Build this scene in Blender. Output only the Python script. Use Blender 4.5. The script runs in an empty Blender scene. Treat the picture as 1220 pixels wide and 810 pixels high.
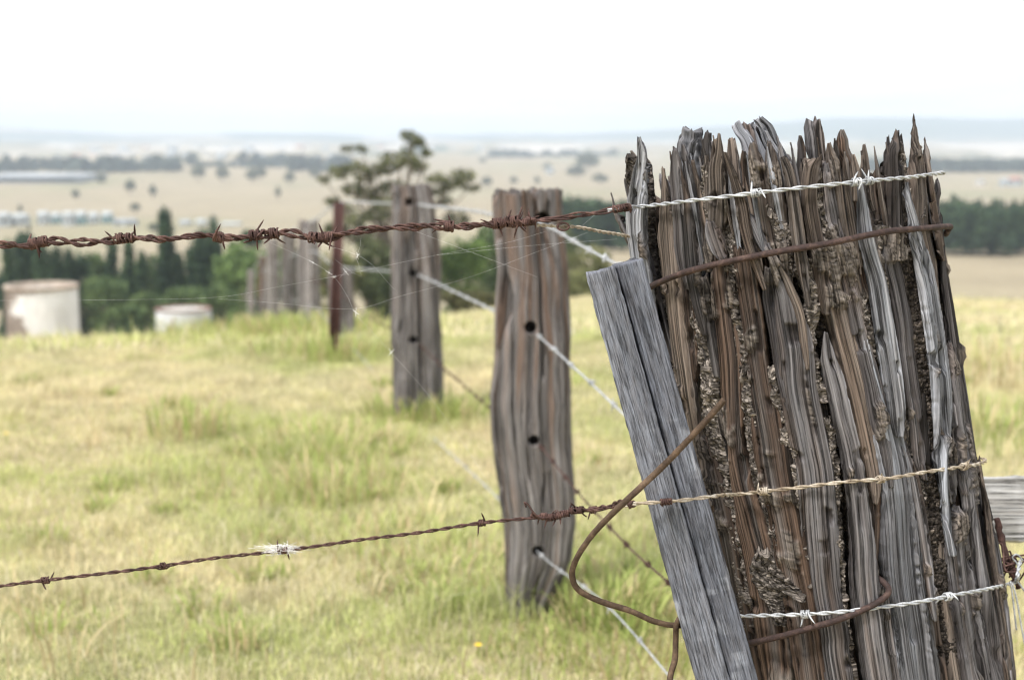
import bpy, math, random
import numpy as np
from mathutils import Vector
random.seed(7); RNG = np.random.default_rng(11)
S = bpy.context.scene; COL = S.collection
EYE = 1.30; PITCH = math.radians(8.06); FP = 1220*50/36
cp, sp_ = math.cos(PITCH), math.sin(PITCH)

# ------------------------------------------------------------------ helpers
def at(px, py, Y):
    dx = (px-610)/FP; dy = (405-py)/FP
    d = np.array([dx, cp+dy*sp_, -sp_+dy*cp]); k = Y/d[1]
    return np.array([0, 0, EYE]) + d*k

def interp(x, xs, ys): return np.interp(x, xs, ys)
def sstep(a, b, x):
    t = np.clip((x-a)/(b-a), 0, 1); return t*t*(3-2*t)

def _h(ix, iy, iz, seed):
    n = (ix.astype(np.int64)*374761393 + iy.astype(np.int64)*668265263 + iz.astype(np.int64)*2147483647 + seed*1274126177) & 0xffffffff
    n = ((n ^ (n >> 13))*1274126177) & 0xffffffff
    n = ((n ^ (n >> 16))*2246822519) & 0xffffffff
    return ((n ^ (n >> 15)) & 0xffffff)/float(0xffffff)
def noise(x, y, z=0.0, seed=0):
    x, y, z = np.broadcast_arrays(np.asarray(x, float), np.asarray(y, float), np.asarray(z, float))
    x0, y0, z0 = np.floor(x), np.floor(y), np.floor(z)
    fx, fy, fz = x-x0, y-y0, z-z0
    fx = fx*fx*(3-2*fx); fy = fy*fy*(3-2*fy); fz = fz*fz*(3-2*fz)
    r = 0
    for a in (0, 1):
        for b in (0, 1):
            for c in (0, 1):
                w = (fx if a else 1-fx)*(fy if b else 1-fy)*(fz if c else 1-fz)
                r = r + w*_h(x0+a, y0+b, z0+c, seed)
    return r*2-1
def fbm(x, y, z=0.0, o=4, seed=0):
    r = 0; a = 1; t = 0
    for i in range(o):
        r = r+a*noise(x*2**i, y*2**i, np.asarray(z)*2**i, seed+i); t += a; a *= .5
    return r/t

def grains(x, y, seed=0):
    """round grains: height 0..1 and a random value per grain"""
    x, y = np.broadcast_arrays(np.asarray(x, float), np.asarray(y, float)); x0, y0 = np.floor(x), np.floor(y); best = np.full(x.shape, 9.); val = np.zeros(x.shape)
    z = np.zeros(x.shape)
    for a in (-1, 0, 1):
        for b in (-1, 0, 1):
            cx, cy = x0+a, y0+b; d = (cx+_h(cx, cy, z, seed)-x)**2+(cy+_h(cx, cy, z+1, seed)-y)**2; v = _h(cx, cy, z+2, seed); m = d < best
            best = np.where(m, d, best); val = np.where(m, v, val)
    return np.sqrt(np.clip(1-best*1.6, 0, 1)), val
def link(o, parent=None):
    COL.objects.link(o)
    if parent: o.parent = parent
    return o
def mk(name, V, F, mat, parent=None, col=None, fib=None, smooth=True):
    """one mesh object; F is a list of integer arrays (n,3) / (n,4)"""
    V = np.asarray(V, np.float64)
    if parent is not None: V = V-np.array(parent.location)
    if not isinstance(F, list): F = [F]
    F = [np.asarray(f, np.int32) for f in F if len(f)]
    me = bpy.data.meshes.new(name)
    me.vertices.add(len(V)); me.vertices.foreach_set('co', V.astype(np.float32).ravel())
    loops = np.concatenate([f.ravel() for f in F]); sizes = np.concatenate([np.full(len(f), f.shape[1], np.int32) for f in F])
    me.loops.add(len(loops)); me.loops.foreach_set('vertex_index', loops)
    me.polygons.add(len(sizes)); me.polygons.foreach_set('loop_start', np.concatenate([[0], np.cumsum(sizes)[:-1]]).astype(np.int32))
    me.polygons.foreach_set('loop_total', sizes)
    if smooth: me.polygons.foreach_set('use_smooth', np.ones(len(sizes), bool))
    if col is not None:
        c = np.ones((len(V), 4), np.float32); c[:, :3] = np.clip(col, 0, 1)
        a = me.attributes.new('col', 'FLOAT_COLOR', 'POINT'); a.data.foreach_set('color', c.ravel())
    if fib is not None:
        a = me.attributes.new('fib', 'FLOAT_VECTOR', 'POINT'); a.data.foreach_set('vector', np.asarray(fib, np.float32).ravel())
    me.update(calc_edges=True); me.validate()
    if mat: me.materials.append(mat)
    return link(bpy.data.objects.new(name, me), parent)
def tag(o, label=None, cat=None, group=None, kind=None):
    if label: o['label'] = label
    if cat: o['category'] = cat
    if group: o['group'] = group
    if kind: o['kind'] = kind
    return o
def empty(name, loc, label, cat, group=None):
    o = bpy.data.objects.new(name, None); o.location = [float(v) for v in loc]; o.empty_display_size = .1
    link(o); return tag(o, label, cat, group)

class Acc:
    def __init__(s): s.V = []; s.F4 = []; s.F3 = []; s.C = []; s.B = []; s.n = 0
    def add(s, V, F4=None, F3=None, col=None, fib=None):
        V = np.asarray(V, float)
        if F4 is not None and len(F4): s.F4.append(np.asarray(F4)+s.n)
        if F3 is not None and len(F3): s.F3.append(np.asarray(F3)+s.n)
        s.V.append(V); s.n += len(V)
        if col is not None: s.C.append(np.broadcast_to(col, (len(V), 3)))
        if fib is not None: s.B.append(fib)
    def build(s, name, mat, parent=None, smooth=True):
        F = []
        if s.F4: F.append(np.concatenate(s.F4))
        if s.F3: F.append(np.concatenate(s.F3))
        return mk(name, np.concatenate(s.V), F, mat, parent, np.concatenate(s.C) if s.C else None,
                  np.concatenate(s.B) if s.B else None, smooth)

def grid_faces(nr, nc, closed=True):
    i = np.arange(nr-1)[:, None]*nc; j = np.arange(nc if closed else nc-1)[None, :]; j2 = (j+1) % nc
    return np.stack([i+j, i+j2, i+nc+j2, i+nc+j], -1).reshape(-1, 4)

def resample(P, ds, smooth=True):
    P = np.asarray(P, float)
    if smooth and len(P) > 2:      # Catmull-Rom
        Q = np.vstack([2*P[0]-P[1], P, 2*P[-1]-P[-2]]); out = []
        for i in range(len(P)-1):
            a, b, c, d = Q[i:i+4]; t = np.linspace(0, 1, 12, endpoint=False)[:, None]
            out.append(.5*(2*b+(c-a)*t+(2*a-5*b+4*c-d)*t**2+(3*b-a-3*c+d)*t**3))
        P = np.vstack(out+[P[-1:]])
    L = np.concatenate([[0], np.cumsum(np.linalg.norm(np.diff(P[:, :3], axis=0), axis=1))])
    n = max(2, int(L[-1]/ds)+1); s = np.linspace(0, L[-1], n)
    return np.stack([np.interp(s, L, P[:, k]) for k in range(P.shape[1])], 1), s
def frames(P):
    T = np.gradient(P, axis=0); T /= np.linalg.norm(T, axis=1)[:, None]+1e-12
    N = np.zeros_like(T); ref = np.array([0, 0, 1.]) if abs(T[0, 2]) < .9 else np.array([0, 1., 0])
    n = ref-T[0]*ref.dot(T[0]); n /= np.linalg.norm(n)
    for i in range(len(T)):
        n = n-T[i]*n.dot(T[i]); n /= np.linalg.norm(n); N[i] = n
    return T, N, np.cross(T, N)
def tube(P, r, ns=8, cap=True):
    P = np.asarray(P, float); T, N, B = frames(P); r = np.broadcast_to(r, (len(P),)) if np.ndim(r) < 2 else r
    a = np.linspace(0, 2*np.pi, ns, endpoint=False)
    rr = r[:, None, None] if r.ndim == 1 else r[:, :, None]
    V = P[:, None]+rr*(np.cos(a)[None, :, None]*N[:, None]+np.sin(a)[None, :, None]*B[:, None])
    V = V.reshape(-1, 3); F = grid_faces(len(P), ns)
    if cap:
        k = len(V); V = np.vstack([V, P[:1], P[-1:]]); j = np.arange(ns); j2 = (j+1) % ns
        F3 = np.concatenate([np.stack([np.full(ns, k), j2, j], 1), np.stack([np.full(ns, k+1), (len(P)-1)*ns+j, (len(P)-1)*ns+j2], 1)])
    else: F3 = None
    return V, F, F3

# ------------------------------------------------------------------ materials
class NT:
    def __init__(s, name):
        s.m = bpy.data.materials.new(name); s.m.use_nodes = True; s.t = s.m.node_tree; s.t.nodes.clear()
        s.out = s.n('ShaderNodeOutputMaterial'); s.p = s.n('ShaderNodeBsdfPrincipled'); s.l(s.p.outputs[0], s.out.inputs[0])
    def n(s, t, **k):
        x = s.t.nodes.new(t)
        for a, b in k.items(): setattr(x, a, b)
        return x
    def l(s, a, b): s.t.links.new(a, b)
    def attr(s, name): return s.n('ShaderNodeAttribute', attribute_name=name)
    def mapping(s, src, scale):
        m = s.n('ShaderNodeMapping'); m.inputs['Scale'].default_value = scale; s.l(src, m.inputs[0]); return m.outputs[0]
    def noise(s, vec, scale=1, detail=4, rough=.6):
        x = s.n('ShaderNodeTexNoise'); x.inputs['Scale'].default_value = scale; x.inputs['Detail'].default_value = detail
        x.inputs['Roughness'].default_value = rough; s.l(vec, x.inputs['Vector']); return x.outputs[0]
    def ramp(s, f, stops):
        r = s.n('ShaderNodeValToRGB'); e = r.color_ramp.elements
        while len(e) < len(stops): e.new(.5)
        for q, (p, c) in zip(e, stops): q.position = p; q.color = (c[0], c[1], c[2], 1) if not np.isscalar(c) else (c, c, c, 1)
        s.l(f, r.inputs[0]); return r.outputs[0]
    def mul(s, a, b, t='MULTIPLY', f=1.):
        x = s.n('ShaderNodeMix', data_type='RGBA', blend_type=t)
        if hasattr(f, 'default_value'): s.l(f, x.inputs[0])
        else: x.inputs[0].default_value = f
        for q, i in ((a, 6), (b, 7)):
            if hasattr(q, 'default_value'): s.l(q, x.inputs[i])
            else: x.inputs[i].default_value = (*q, 1)
        return x.outputs[2]
    def bump(s, h, dist, strength=1., prev=None):
        b = s.n('ShaderNodeBump'); b.inputs['Distance'].default_value = dist; b.inputs['Strength'].default_value = strength
        s.l(h, b.inputs['Height'])
        if prev is not None: s.l(prev, b.inputs['Normal'])
        s.l(b.outputs[0], s.p.inputs['Normal']); return b.outputs[0]
    def done(s, base, rough=.9, metal=0., spec=.25):
        if hasattr(base, 'default_value'): s.l(base, s.p.inputs['Base Color'])
        else: s.p.inputs['Base Color'].default_value = (*base, 1)
        if hasattr(rough, 'default_value'): s.l(rough, s.p.inputs['Roughness'])
        else: s.p.inputs['Roughness'].default_value = rough
        s.p.inputs['Metallic'].default_value = metal; s.p.inputs['Specular IOR Level'].default_value = spec
        return s.m

def wood_material(name, k=1., dist=.0012, soft=0., ls=1.):
    t = NT(name); f = t.attr('fib').outputs['Vector']; c = t.attr('col').outputs['Color']
    n1 = t.noise(t.mapping(f, (480*k, 5*k*ls, 1)), 1, 6, .72)
    n2 = t.noise(t.mapping(f, (1000*k, 14*k*ls, 1)), 1, 3, .6)
    n3 = t.noise(t.mapping(f, (110*k, 9*k*ls, 1)), 1, 3, .6)
    a = t.mul(c, t.ramp(n1, [(.36, .62), (.45, .88), (.54, 1.04), (.64, 1.3)] if soft else [(.36, .28), (.45, .75), (.54, 1.05), (.64, 1.6)]))
    a = t.mul(a, t.ramp(n2, [(.34, .62), (.66, 1.35)]))
    a = t.mul(a, t.ramp(n3, [(.3, (.85, .80, .76)), (.7, (1.12, 1.13, 1.14))]))
    crack = t.ramp(n1, [(.0, 0.), (.38, .1), (.46, .8), (1., 1.)])
    b = t.bump(crack, dist*2./k, 1.); b = t.bump(n2, dist*.5/k, .8, b)
    return t.done(a, .88, 0, .2)
M_WOOD = wood_material('weathered hardwood')
M_SAWN = wood_material('sawn grey timber', 1.3, .0008, 1., 3.)
M_WOODF = wood_material('fence hardwood', .9, .0016, 1.)

t = NT('termite mud'); f = t.attr('fib').outputs['Vector']; c = t.attr('col').outputs['Color']
v = t.n('ShaderNodeTexVoronoi'); v.inputs['Scale'].default_value = 420; t.l(f, v.inputs['Vector'])
n1 = t.noise(f, 160, 4, .7); vc = t.n('ShaderNodeSeparateColor'); t.l(v.outputs['Color'], vc.inputs[0])
a = t.mul(c, t.ramp(vc.outputs[0], [(0, .35), (.55, .8), (.8, 1.3), (1, 2.3)])); a = t.mul(a, t.ramp(n1, [(.3, .55), (.7, 1.35)]))
b = t.bump(v.outputs['Distance'], -.0016, 1.); t.bump(n1, .003, .8, b); M_MUD = t.done(a, .95, 0, .15)

def metal_material(name, stops, scale=90, metal=0., rough=.8, bump=.0006):
    t = NT(name); g = t.n('ShaderNodeTexCoord').outputs['Object']
    n = t.noise(g, scale, 5, .65); n2 = t.noise(g, scale*7, 3, .6)
    a = t.mul(t.ramp(n, stops), t.ramp(n2, [(.3, .7), (.7, 1.3)])); t.bump(n2, bump, .8)
    return t.done(a, rough, metal, .35)
M_RUST = metal_material('old rust', [(.3, (.026, .014, .012)), (.5, (.062, .031, .026)), (.68, (.145, .080, .066))])
M_ROD = metal_material('rusted rod', [(.3, (.020, .013, .013)), (.5, (.045, .027, .024)), (.7, (.115, .072, .058))], 60)
M_ROD2 = metal_material('brown rod', [(.3, (.036, .022, .014)), (.5, (.072, .046, .029)), (.7, (.145, .095, .062))], 60)
M_GALV = metal_material('galvanised wire', [(.3, (.24, .25, .27)), (.5, (.42, .435, .455)), (.7, (.60, .61, .63))], 70, .25, .45, .0002)
M_TAN = metal_material('tan weathered wire', [(.3, (.12, .085, .055)), (.5, (.36, .30, .23)), (.7, (.62, .58, .51))], 70, .1, .6, .0003)
M_PICKET = metal_material('red oxide steel', [(.3, (.04, .02, .018)), (.6, (.075, .034, .03)), (.8, (.12, .06, .05))], 12, 0, .8)

def attr_material(name, trans=0., rough=.8, n=None):
    t = NT(name); c = t.attr('col').outputs['Color']; t.done(c, rough, 0, .15)
    if trans:
        tr = t.n('ShaderNodeBsdfTranslucent'); t.l(c, tr.inputs[0]); mx = t.n('ShaderNodeMixShader'); mx.inputs[0].default_value = trans
        t.l(t.p.outputs[0], mx.inputs[1]); t.l(tr.outputs[0], mx.inputs[2]); t.l(mx.outputs[0], t.out.inputs[0])
    return t.m
M_GRASS = attr_material('grass blades', .35)
M_LEAF = attr_material('tree leaves', .2)
M_BARK = attr_material('bark')
def plain(name, col, rough=.8, var=.25, scale=3.):
    t = NT(name); g = t.n('ShaderNodeTexCoord').outputs['Object']; n = t.noise(g, scale, 5, .6)
    return t.done(t.mul(col, t.ramp(n, [(.3, 1-var), (.7, 1+var)])), rough)

# ------------------------------------------------------------------ terrain
RL = [0, 8, 10, 13.5, 17, 20.5, 25, 30, 38, 45, 55, 80, 120, 200, 300, 400, 600, 900, 1300, 2000, 3000, 3900, 4600, 5300]
ZL = [0, -.04, -.12, -.55, -1.02, -1.55, -2.22, -3.0, -4.25, -5.3, -7.2, -11, -15.5, -18.5, -20.5, -22, -25, -24.6, -17.5, -17, -10, -6, 6, 4]
ZR = [0, -.04, -.09, -.42, -.76, -1.1, -1.5, -1.95, -2.9, -4.2, -6.2, -9.5, -11.8, -15.2, -19.2, -22, -25, -26, -24, -18, -8, -3, 6, 4]
def terrain(x, y):
    x = np.asarray(x, float); y = np.asarray(y, float); r = np.hypot(x, y); th = np.arctan2(x, np.maximum(y, -1e9))
    th = np.where(y < 0, np.clip(th, -1.4, 1.4), th)
    tt = sstep(-.22, .12, th); z = (1-tt)*interp(r, RL, ZL)+tt*interp(r, RL, ZR)
    z = z+fbm(x/2.3, y/2.3, 0, 3, 5)*.035*sstep(.5, 4, r)+fbm(x/18, y/18, 0, 2, 9)*.5*sstep(30, 80, r)
    z = z+fbm(x/260, y/260, 0, 3, 21)*(3.+5*sstep(1200, 2500, r))*sstep(300, 700, r)
    ridge = 8+34*sstep(.10, .24, th)+14*sstep(-.02, .12, th)+18*sstep(-.24, -.36, th)+15*fbm(th*14, r/1400, 0, 4, 33)+8*noise(th*6, 0, 0, 3)
    z = z+ridge*sstep(3600, 4700, r)
    return z
def gp(px, py):
    q = np.linspace(2, 60, 600); u = at(px, py, 1.); u[2] -= EYE
    i = np.where(EYE+u[2]*q < terrain(u[0]*q, q))[0]
    return at(px, py, q[i[0]] if len(i) else 60.)
def ground():
    r = np.concatenate([np.linspace(.0, 40, 220)[:-1], np.geomspace(40, 5400, 260)])
    a = np.linspace(-np.pi, np.pi, 1, endpoint=False)
    fov = np.linspace(-.62, .62, 420); rest = np.linspace(.62, 2*np.pi-.62, 140)[1:-1]; a = np.concatenate([fov, rest])
    R, A = np.meshgrid(r, a, indexing='ij'); X = R*np.sin(A); Y = R*np.cos(A); Z = terrain(X, Y)
    V = np.stack([X, Y, Z], -1).reshape(-1, 3); x, y, rr = V[:, 0], V[:, 1], R.ravel(); th = A.ravel()
    straw = np.array([.44, .37, .24]); green = np.array([.26, .27, .12]); gold = np.array([.31, .265, .185]); pale = np.array([.48, .44, .38]); wood = np.array([.09, .12, .08])
    m = sstep(-.15, .35, fbm(x/3.1, y/3.1, 0, 4, 40)+.35*fbm(x/.6, y/.6, 0, 3, 42))[:, None]
    c = straw*(1-m)+green*m
    f = fbm(x/60, y/140, 0, 4, 50); m2 = sstep(-.1, .5, f)[:, None]
    far = gold*(1-m2*.6)+np.array([.235, .235, .14])*m2*.6
    g = sstep(35, 60, rr)[:, None]; c = c*(1-g)+far*g
    strip = fbm(th*40, rr/160, 0, 4, 61); m3 = (sstep(.18, .30, strip)*sstep(1500, 1900, rr))[:, None]
    c = c*(1-m3)+wood*m3
    g = (sstep(1500, 2000, rr)*sstep(.0, .3, fbm(th*30+5, rr/400, 0, 3, 71)))[:, None]; c = c*(1-g)+pale*g
    g = (sstep(3500, 4000, rr)*(sstep(-.25, .05, fbm(th*22, rr/500, 0, 3, 77)+.5*sstep(.0, .12, th))))[:, None]; c = c*(1-g)+wood*g
    n = noise(x/.05, y/.05, 0, 3)*.5; c = c*(1+.3*n[:, None]*(rr < 60)[:, None])
    t = NT('dry pasture soil'); ca = t.attr('col').outputs['Color']; ge = t.n('ShaderNodeNewGeometry').outputs['Position']
    n1 = t.noise(ge, 9, 6, .7); n2 = t.noise(ge, .05, 5, .6); n3 = t.noise(ge, .6, 5, .65)
    q = t.mul(ca, t.ramp(n1, [(.3, .6), (.7, 1.3)])); q = t.mul(q, t.ramp(n2, [(.3, .85), (.7, 1.12)])); q = t.mul(q, t.ramp(n3, [(.3, .88), (.7, 1.1)]))
    t.bump(n1, .04, .7); t.done(q, .95, 0, .1)
    o = mk('ground', V, grid_faces(len(r), len(a)), t.m, None, c); o['kind'] = 'structure'
ground()

# ------------------------------------------------------------------ grass
PATCH = [(gp(385, 535), .55, 1.), (gp(420, 600), .45, 1.), (gp(660, 730), .35, 1.1), (gp(280, 775), .16, 1.2), (gp(500, 500), .35, 1.),
         (gp(270, 400), 1.6, 1.), (gp(360, 400), 1.5, 1.), (gp(450, 690), .4, .7), (gp(700, 760), .5, .8), (gp(90, 620), .5, .5), (gp(560, 640), .4, .6),
         (gp(1150, 480), .8, .8), (gp(1190, 520), .8, .8), (gp(740, 690), .4, .8)]
def grass(name, N, r0, r1, hmul, wmul, seed, bias=0.):
    g = np.random.default_rng(seed)
    r = np.sqrt(g.uniform(r0**2, r1**2, N)); th = g.uniform(-.47, .47, N)
    x = r*np.sin(th); y = r*np.cos(th); z = terrain(x, y)
    big = fbm(x/2.6, y/2.6, 0, 3, 101); sm = fbm(x/.45, y/.45, 0, 3, 103); gr = big*.8+sm*.55+g.normal(0, .22, N)+bias
    hgt = np.ones(N)
    for p, rad, k in PATCH:
        d = np.exp(-((x-p[0])**2+(y-p[1])**2)/(rad*rad)); gr = gr+.45*d*k; hgt = hgt+.25*d*k
    tuft = sstep(.15, .6, fbm(x/.22, y/.22, 0, 2, 111))
    m = sstep(-.05, .60, gr)[:, None]
    s1 = np.array([.77, .71, .46]); s2 = np.array([.63, .55, .36]); g1 = np.array([.58, .60, .27]); g2 = np.array([.40, .46, .17])
    q = g.random(N)[:, None]; c = (s1*q+s2*(1-q))*(1-m)+(g1*q+g2*(1-q))*m
    c = c*g.uniform(.72, 1.28, N)[:, None]*(1+.14*np.clip(fbm(x/.12, y/.12, 0, 2, 120)*2, -1, 1))[:, None]
    pale = (g.random(N) < .10)[:, None]; c = np.where(pale, np.array([.70, .64, .48])*g.uniform(.8, 1.1, N)[:, None], c)
    h = hmul*g.gamma(5, .2, N)*(.6+.9*tuft)*hgt; w = wmul*g.uniform(.6, 1.4, N)
    lean = g.normal(0, .55, N)*h; lean[pale[:, 0]] *= 1.9; az = g.uniform(0, 2*np.pi, N); fa = az+g.uniform(-1, 1, N)
    lx, ly = np.cos(az)*lean, np.sin(az)*lean; wx, wy = -np.sin(fa)*w/2, np.cos(fa)*w/2
    b0 = np.stack([x-wx, y-wy, z-.01], 1); b1 = np.stack([x+wx, y+wy, z-.01], 1)
    hz = h*np.clip(1-.25*np.abs(lean)/h, .3, 1)
    m0 = np.stack([x+lx*.35-wx*.8, y+ly*.35-wy*.8, z+hz*.6], 1); m1 = np.stack([x+lx*.35+wx*.8, y+ly*.35+wy*.8, z+hz*.6], 1)
    tp = np.stack([x+lx, y+ly, z+hz], 1)
    V = np.stack([b0, b1, m1, m0, tp], 1).reshape(-1, 3); i = np.arange(N)*5
    F4 = np.stack([i, i+1, i+2, i+3], 1); F3 = np.stack([i+3, i+2, i+4], 1)
    cc = np.repeat(c, 5, 0)
    return tag(mk(name, V, [F4, F3], M_GRASS, None, cc, smooth=False), kind='stuff')
o = grass('pasture_grass', 480000, 1.9, 10, .036, .0031, 1)
tag(o, 'short dry grass mixed with green on the paddock around the posts', 'grass')
o = grass('distant_grass', 330000, 10, 46, .060, .014, 2)
tag(o, 'taller straw coloured grass running out to the brow of the hill', 'grass')

def tufts(name, spots, label):
    A = Acc()
    for (p, rad, n, h, green) in spots:
        g = RNG; a = g.uniform(0, 6.283, n); rr = rad*np.sqrt(g.random(n)); x = p[0]+rr*np.cos(a); y = p[1]+rr*np.sin(a); z = terrain(x, y)
        hh = h*g.uniform(.45, 1.1, n); out = g.normal(.35, .3, n)*hh; az = a+g.normal(0, .7, n); w = .0022*(1+p[1]/8)*g.uniform(.7, 1.3, n)
        q = g.random(n)[:, None]; c = np.where(g.random(n)[:, None] < green, np.array([.30, .38, .11])*(1-q)+np.array([.46, .50, .19])*q, np.array([.60, .50, .30])*(.75+.4*q))
        fa = az+1.57+g.uniform(-.5, .5, n); wx, wy = np.cos(fa)*w, np.sin(fa)*w; R = []
        for k, (f, wf) in enumerate(((0, 1), (.35, .95), (.7, .7), (1, .05))):
            zz = z-.01+hh*(f-.22*f*f*f); ox, oy = np.cos(az)*out*f*f, np.sin(az)*out*f*f
            R += [np.stack([x+ox-wx*wf, y+oy-wy*wf, zz], 1), np.stack([x+ox+wx*wf, y+oy+wy*wf, zz], 1)]
        V = np.stack(R, 1).reshape(-1, 3); i = np.arange(n)*8
        A.add(V, np.concatenate([np.stack([i+2*k, i+2*k+1, i+2*k+3, i+2*k+2], 1) for k in range(3)]), None, np.repeat(c, 8, 0))
    o = A.build(name, M_GRASS, smooth=False); tag(o, label, 'grass', None, 'stuff')
tufts('long_grass', [((.27, 3.72), .14, 380, .17, .8), ((.05, 3.5), .14, 60, .06, .6), ((.3, 3.5), .25, 240, .12, .6), ((-.45, 6.75), .28, 300, .18, .8), ((-.3, 6.6), .2, 140, .2, .7),
     ((-1.2, 9.1), .5, 400, .24, .75), ((-1.7, 12.2), .7, 500, .3, .7), ((-2.6, 14.), .9, 500, .28, .6), ((-3.2, 18), 1.2, 500, .3, .6),
     (gp(280, 775), .07, 90, .11, .6), (gp(400, 590), .28, 240, .17, .5), (gp(390, 540), .4, 350, .15, .6), (gp(440, 650), .3, 200, .10, .4),
     (gp(222, 520), .2, 120, .25, .5), (gp(540, 690), .3, 260, .09, .4), (gp(760, 780), .3, 260, .10, .4), (gp(715, 712), .2, 300, .15, .7),
     (gp(45, 402), 1.2, 260, .3, .1), (gp(1170, 520), .6, 300, .25, .6), (gp(1200, 450), .8, 300, .3, .4)],
     'longer green and straw tufts growing at the feet of the fence posts')

_g = np.random.default_rng(6)
tufts('dry_stalks', [(gp(_g.uniform(0, 1215), 400+390*_g.random()**.8), .3, 9, _g.uniform(.10, .20), .05) for _ in range(45)], 'thin dead straw stalks scattered singly over the paddock')

M_PETAL = plain('yellow petals', (.80, .55, .03), .7, .1); M_STEM = plain('green stem', (.16, .24, .06), .8, .1)
for px, py, lab in ((570, 787, 'small yellow flower in the grass below the thick brown post'), (8, 526, 'small yellow flower at the left edge of the paddock')):
    p = gp(px, py+4); r_ = empty('yellow_flower', p, lab, 'flower', 'yellow flowers in the grass'); h = np.array([0, 0, .05]); A = Acc()
    for k in range(7):
        a = k*.9; d = np.array([math.cos(a), math.sin(a), .25])*.012; e = np.array([-math.sin(a), math.cos(a), 0])*.0045; q = p+h
        A.add(np.array([q, q+d*.6+e, q+d, q+d*.6-e, q-[0, 0, .001]]), [(0, 1, 2, 3)], [(4, 1, 0)])
    A.build('petals', M_PETAL, r_, smooth=False); V, F, F3 = tube(np.array([p-[0, 0, .02], p+h*.5+[.002, 0, 0], p+h]), .001, 5); mk('stem', V, [F, F3], M_STEM, r_)

def _clump(k):
    p = gp(_g.uniform(0, 1215), 405+385*_g.random()**.7); f = .6+p[1]*.06
    return (p, .07*f*_g.uniform(.6, 1.5), 60, .085*f*_g.uniform(.6, 1.3), .75)
tufts('weed_clumps', [_clump(k) for k in range(70)], 'small darker green weedy clumps dotted through the dry grass')

# ------------------------------------------------------------------ near strainer post
YA = 1.74; RM = .19
EY = [100, 200, 350, 540, 810]; EC = [908, 927, 950, 982, 1037]
def axpx(y): return interp(y, EY, EC) if y <= 810 else 1037+(y-810)*.2
def surf(px, py, off=0.):
    """point on the post's outer face under a pixel, off metres further out"""
    s = max(-.985, min(.985, (px-axpx(py))/187.)); c = math.sqrt(1-s*s)
    P = at(px, py, YA-RM*c); n = np.array([s, -c, 0.]); return P+n*off, n, np.array([c, s, 0.])
PAL = {'g': ((.190, .184, .194), (.066, .060, .062)), 'l': ((.335, .35, .39), (.14, .144, .16)), 'b': ((.172, .142, .122), (.066, .053, .046)),
       'o': ((.108, .074, .056), (.044, .034, .030)), 'd': ((.074, .069, .070), (.030, .026, .025)), 'm': ((.225, .197, .175), (.021, .017, .015))}
TOPZ = at(930, 150, YA)[2]
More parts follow.
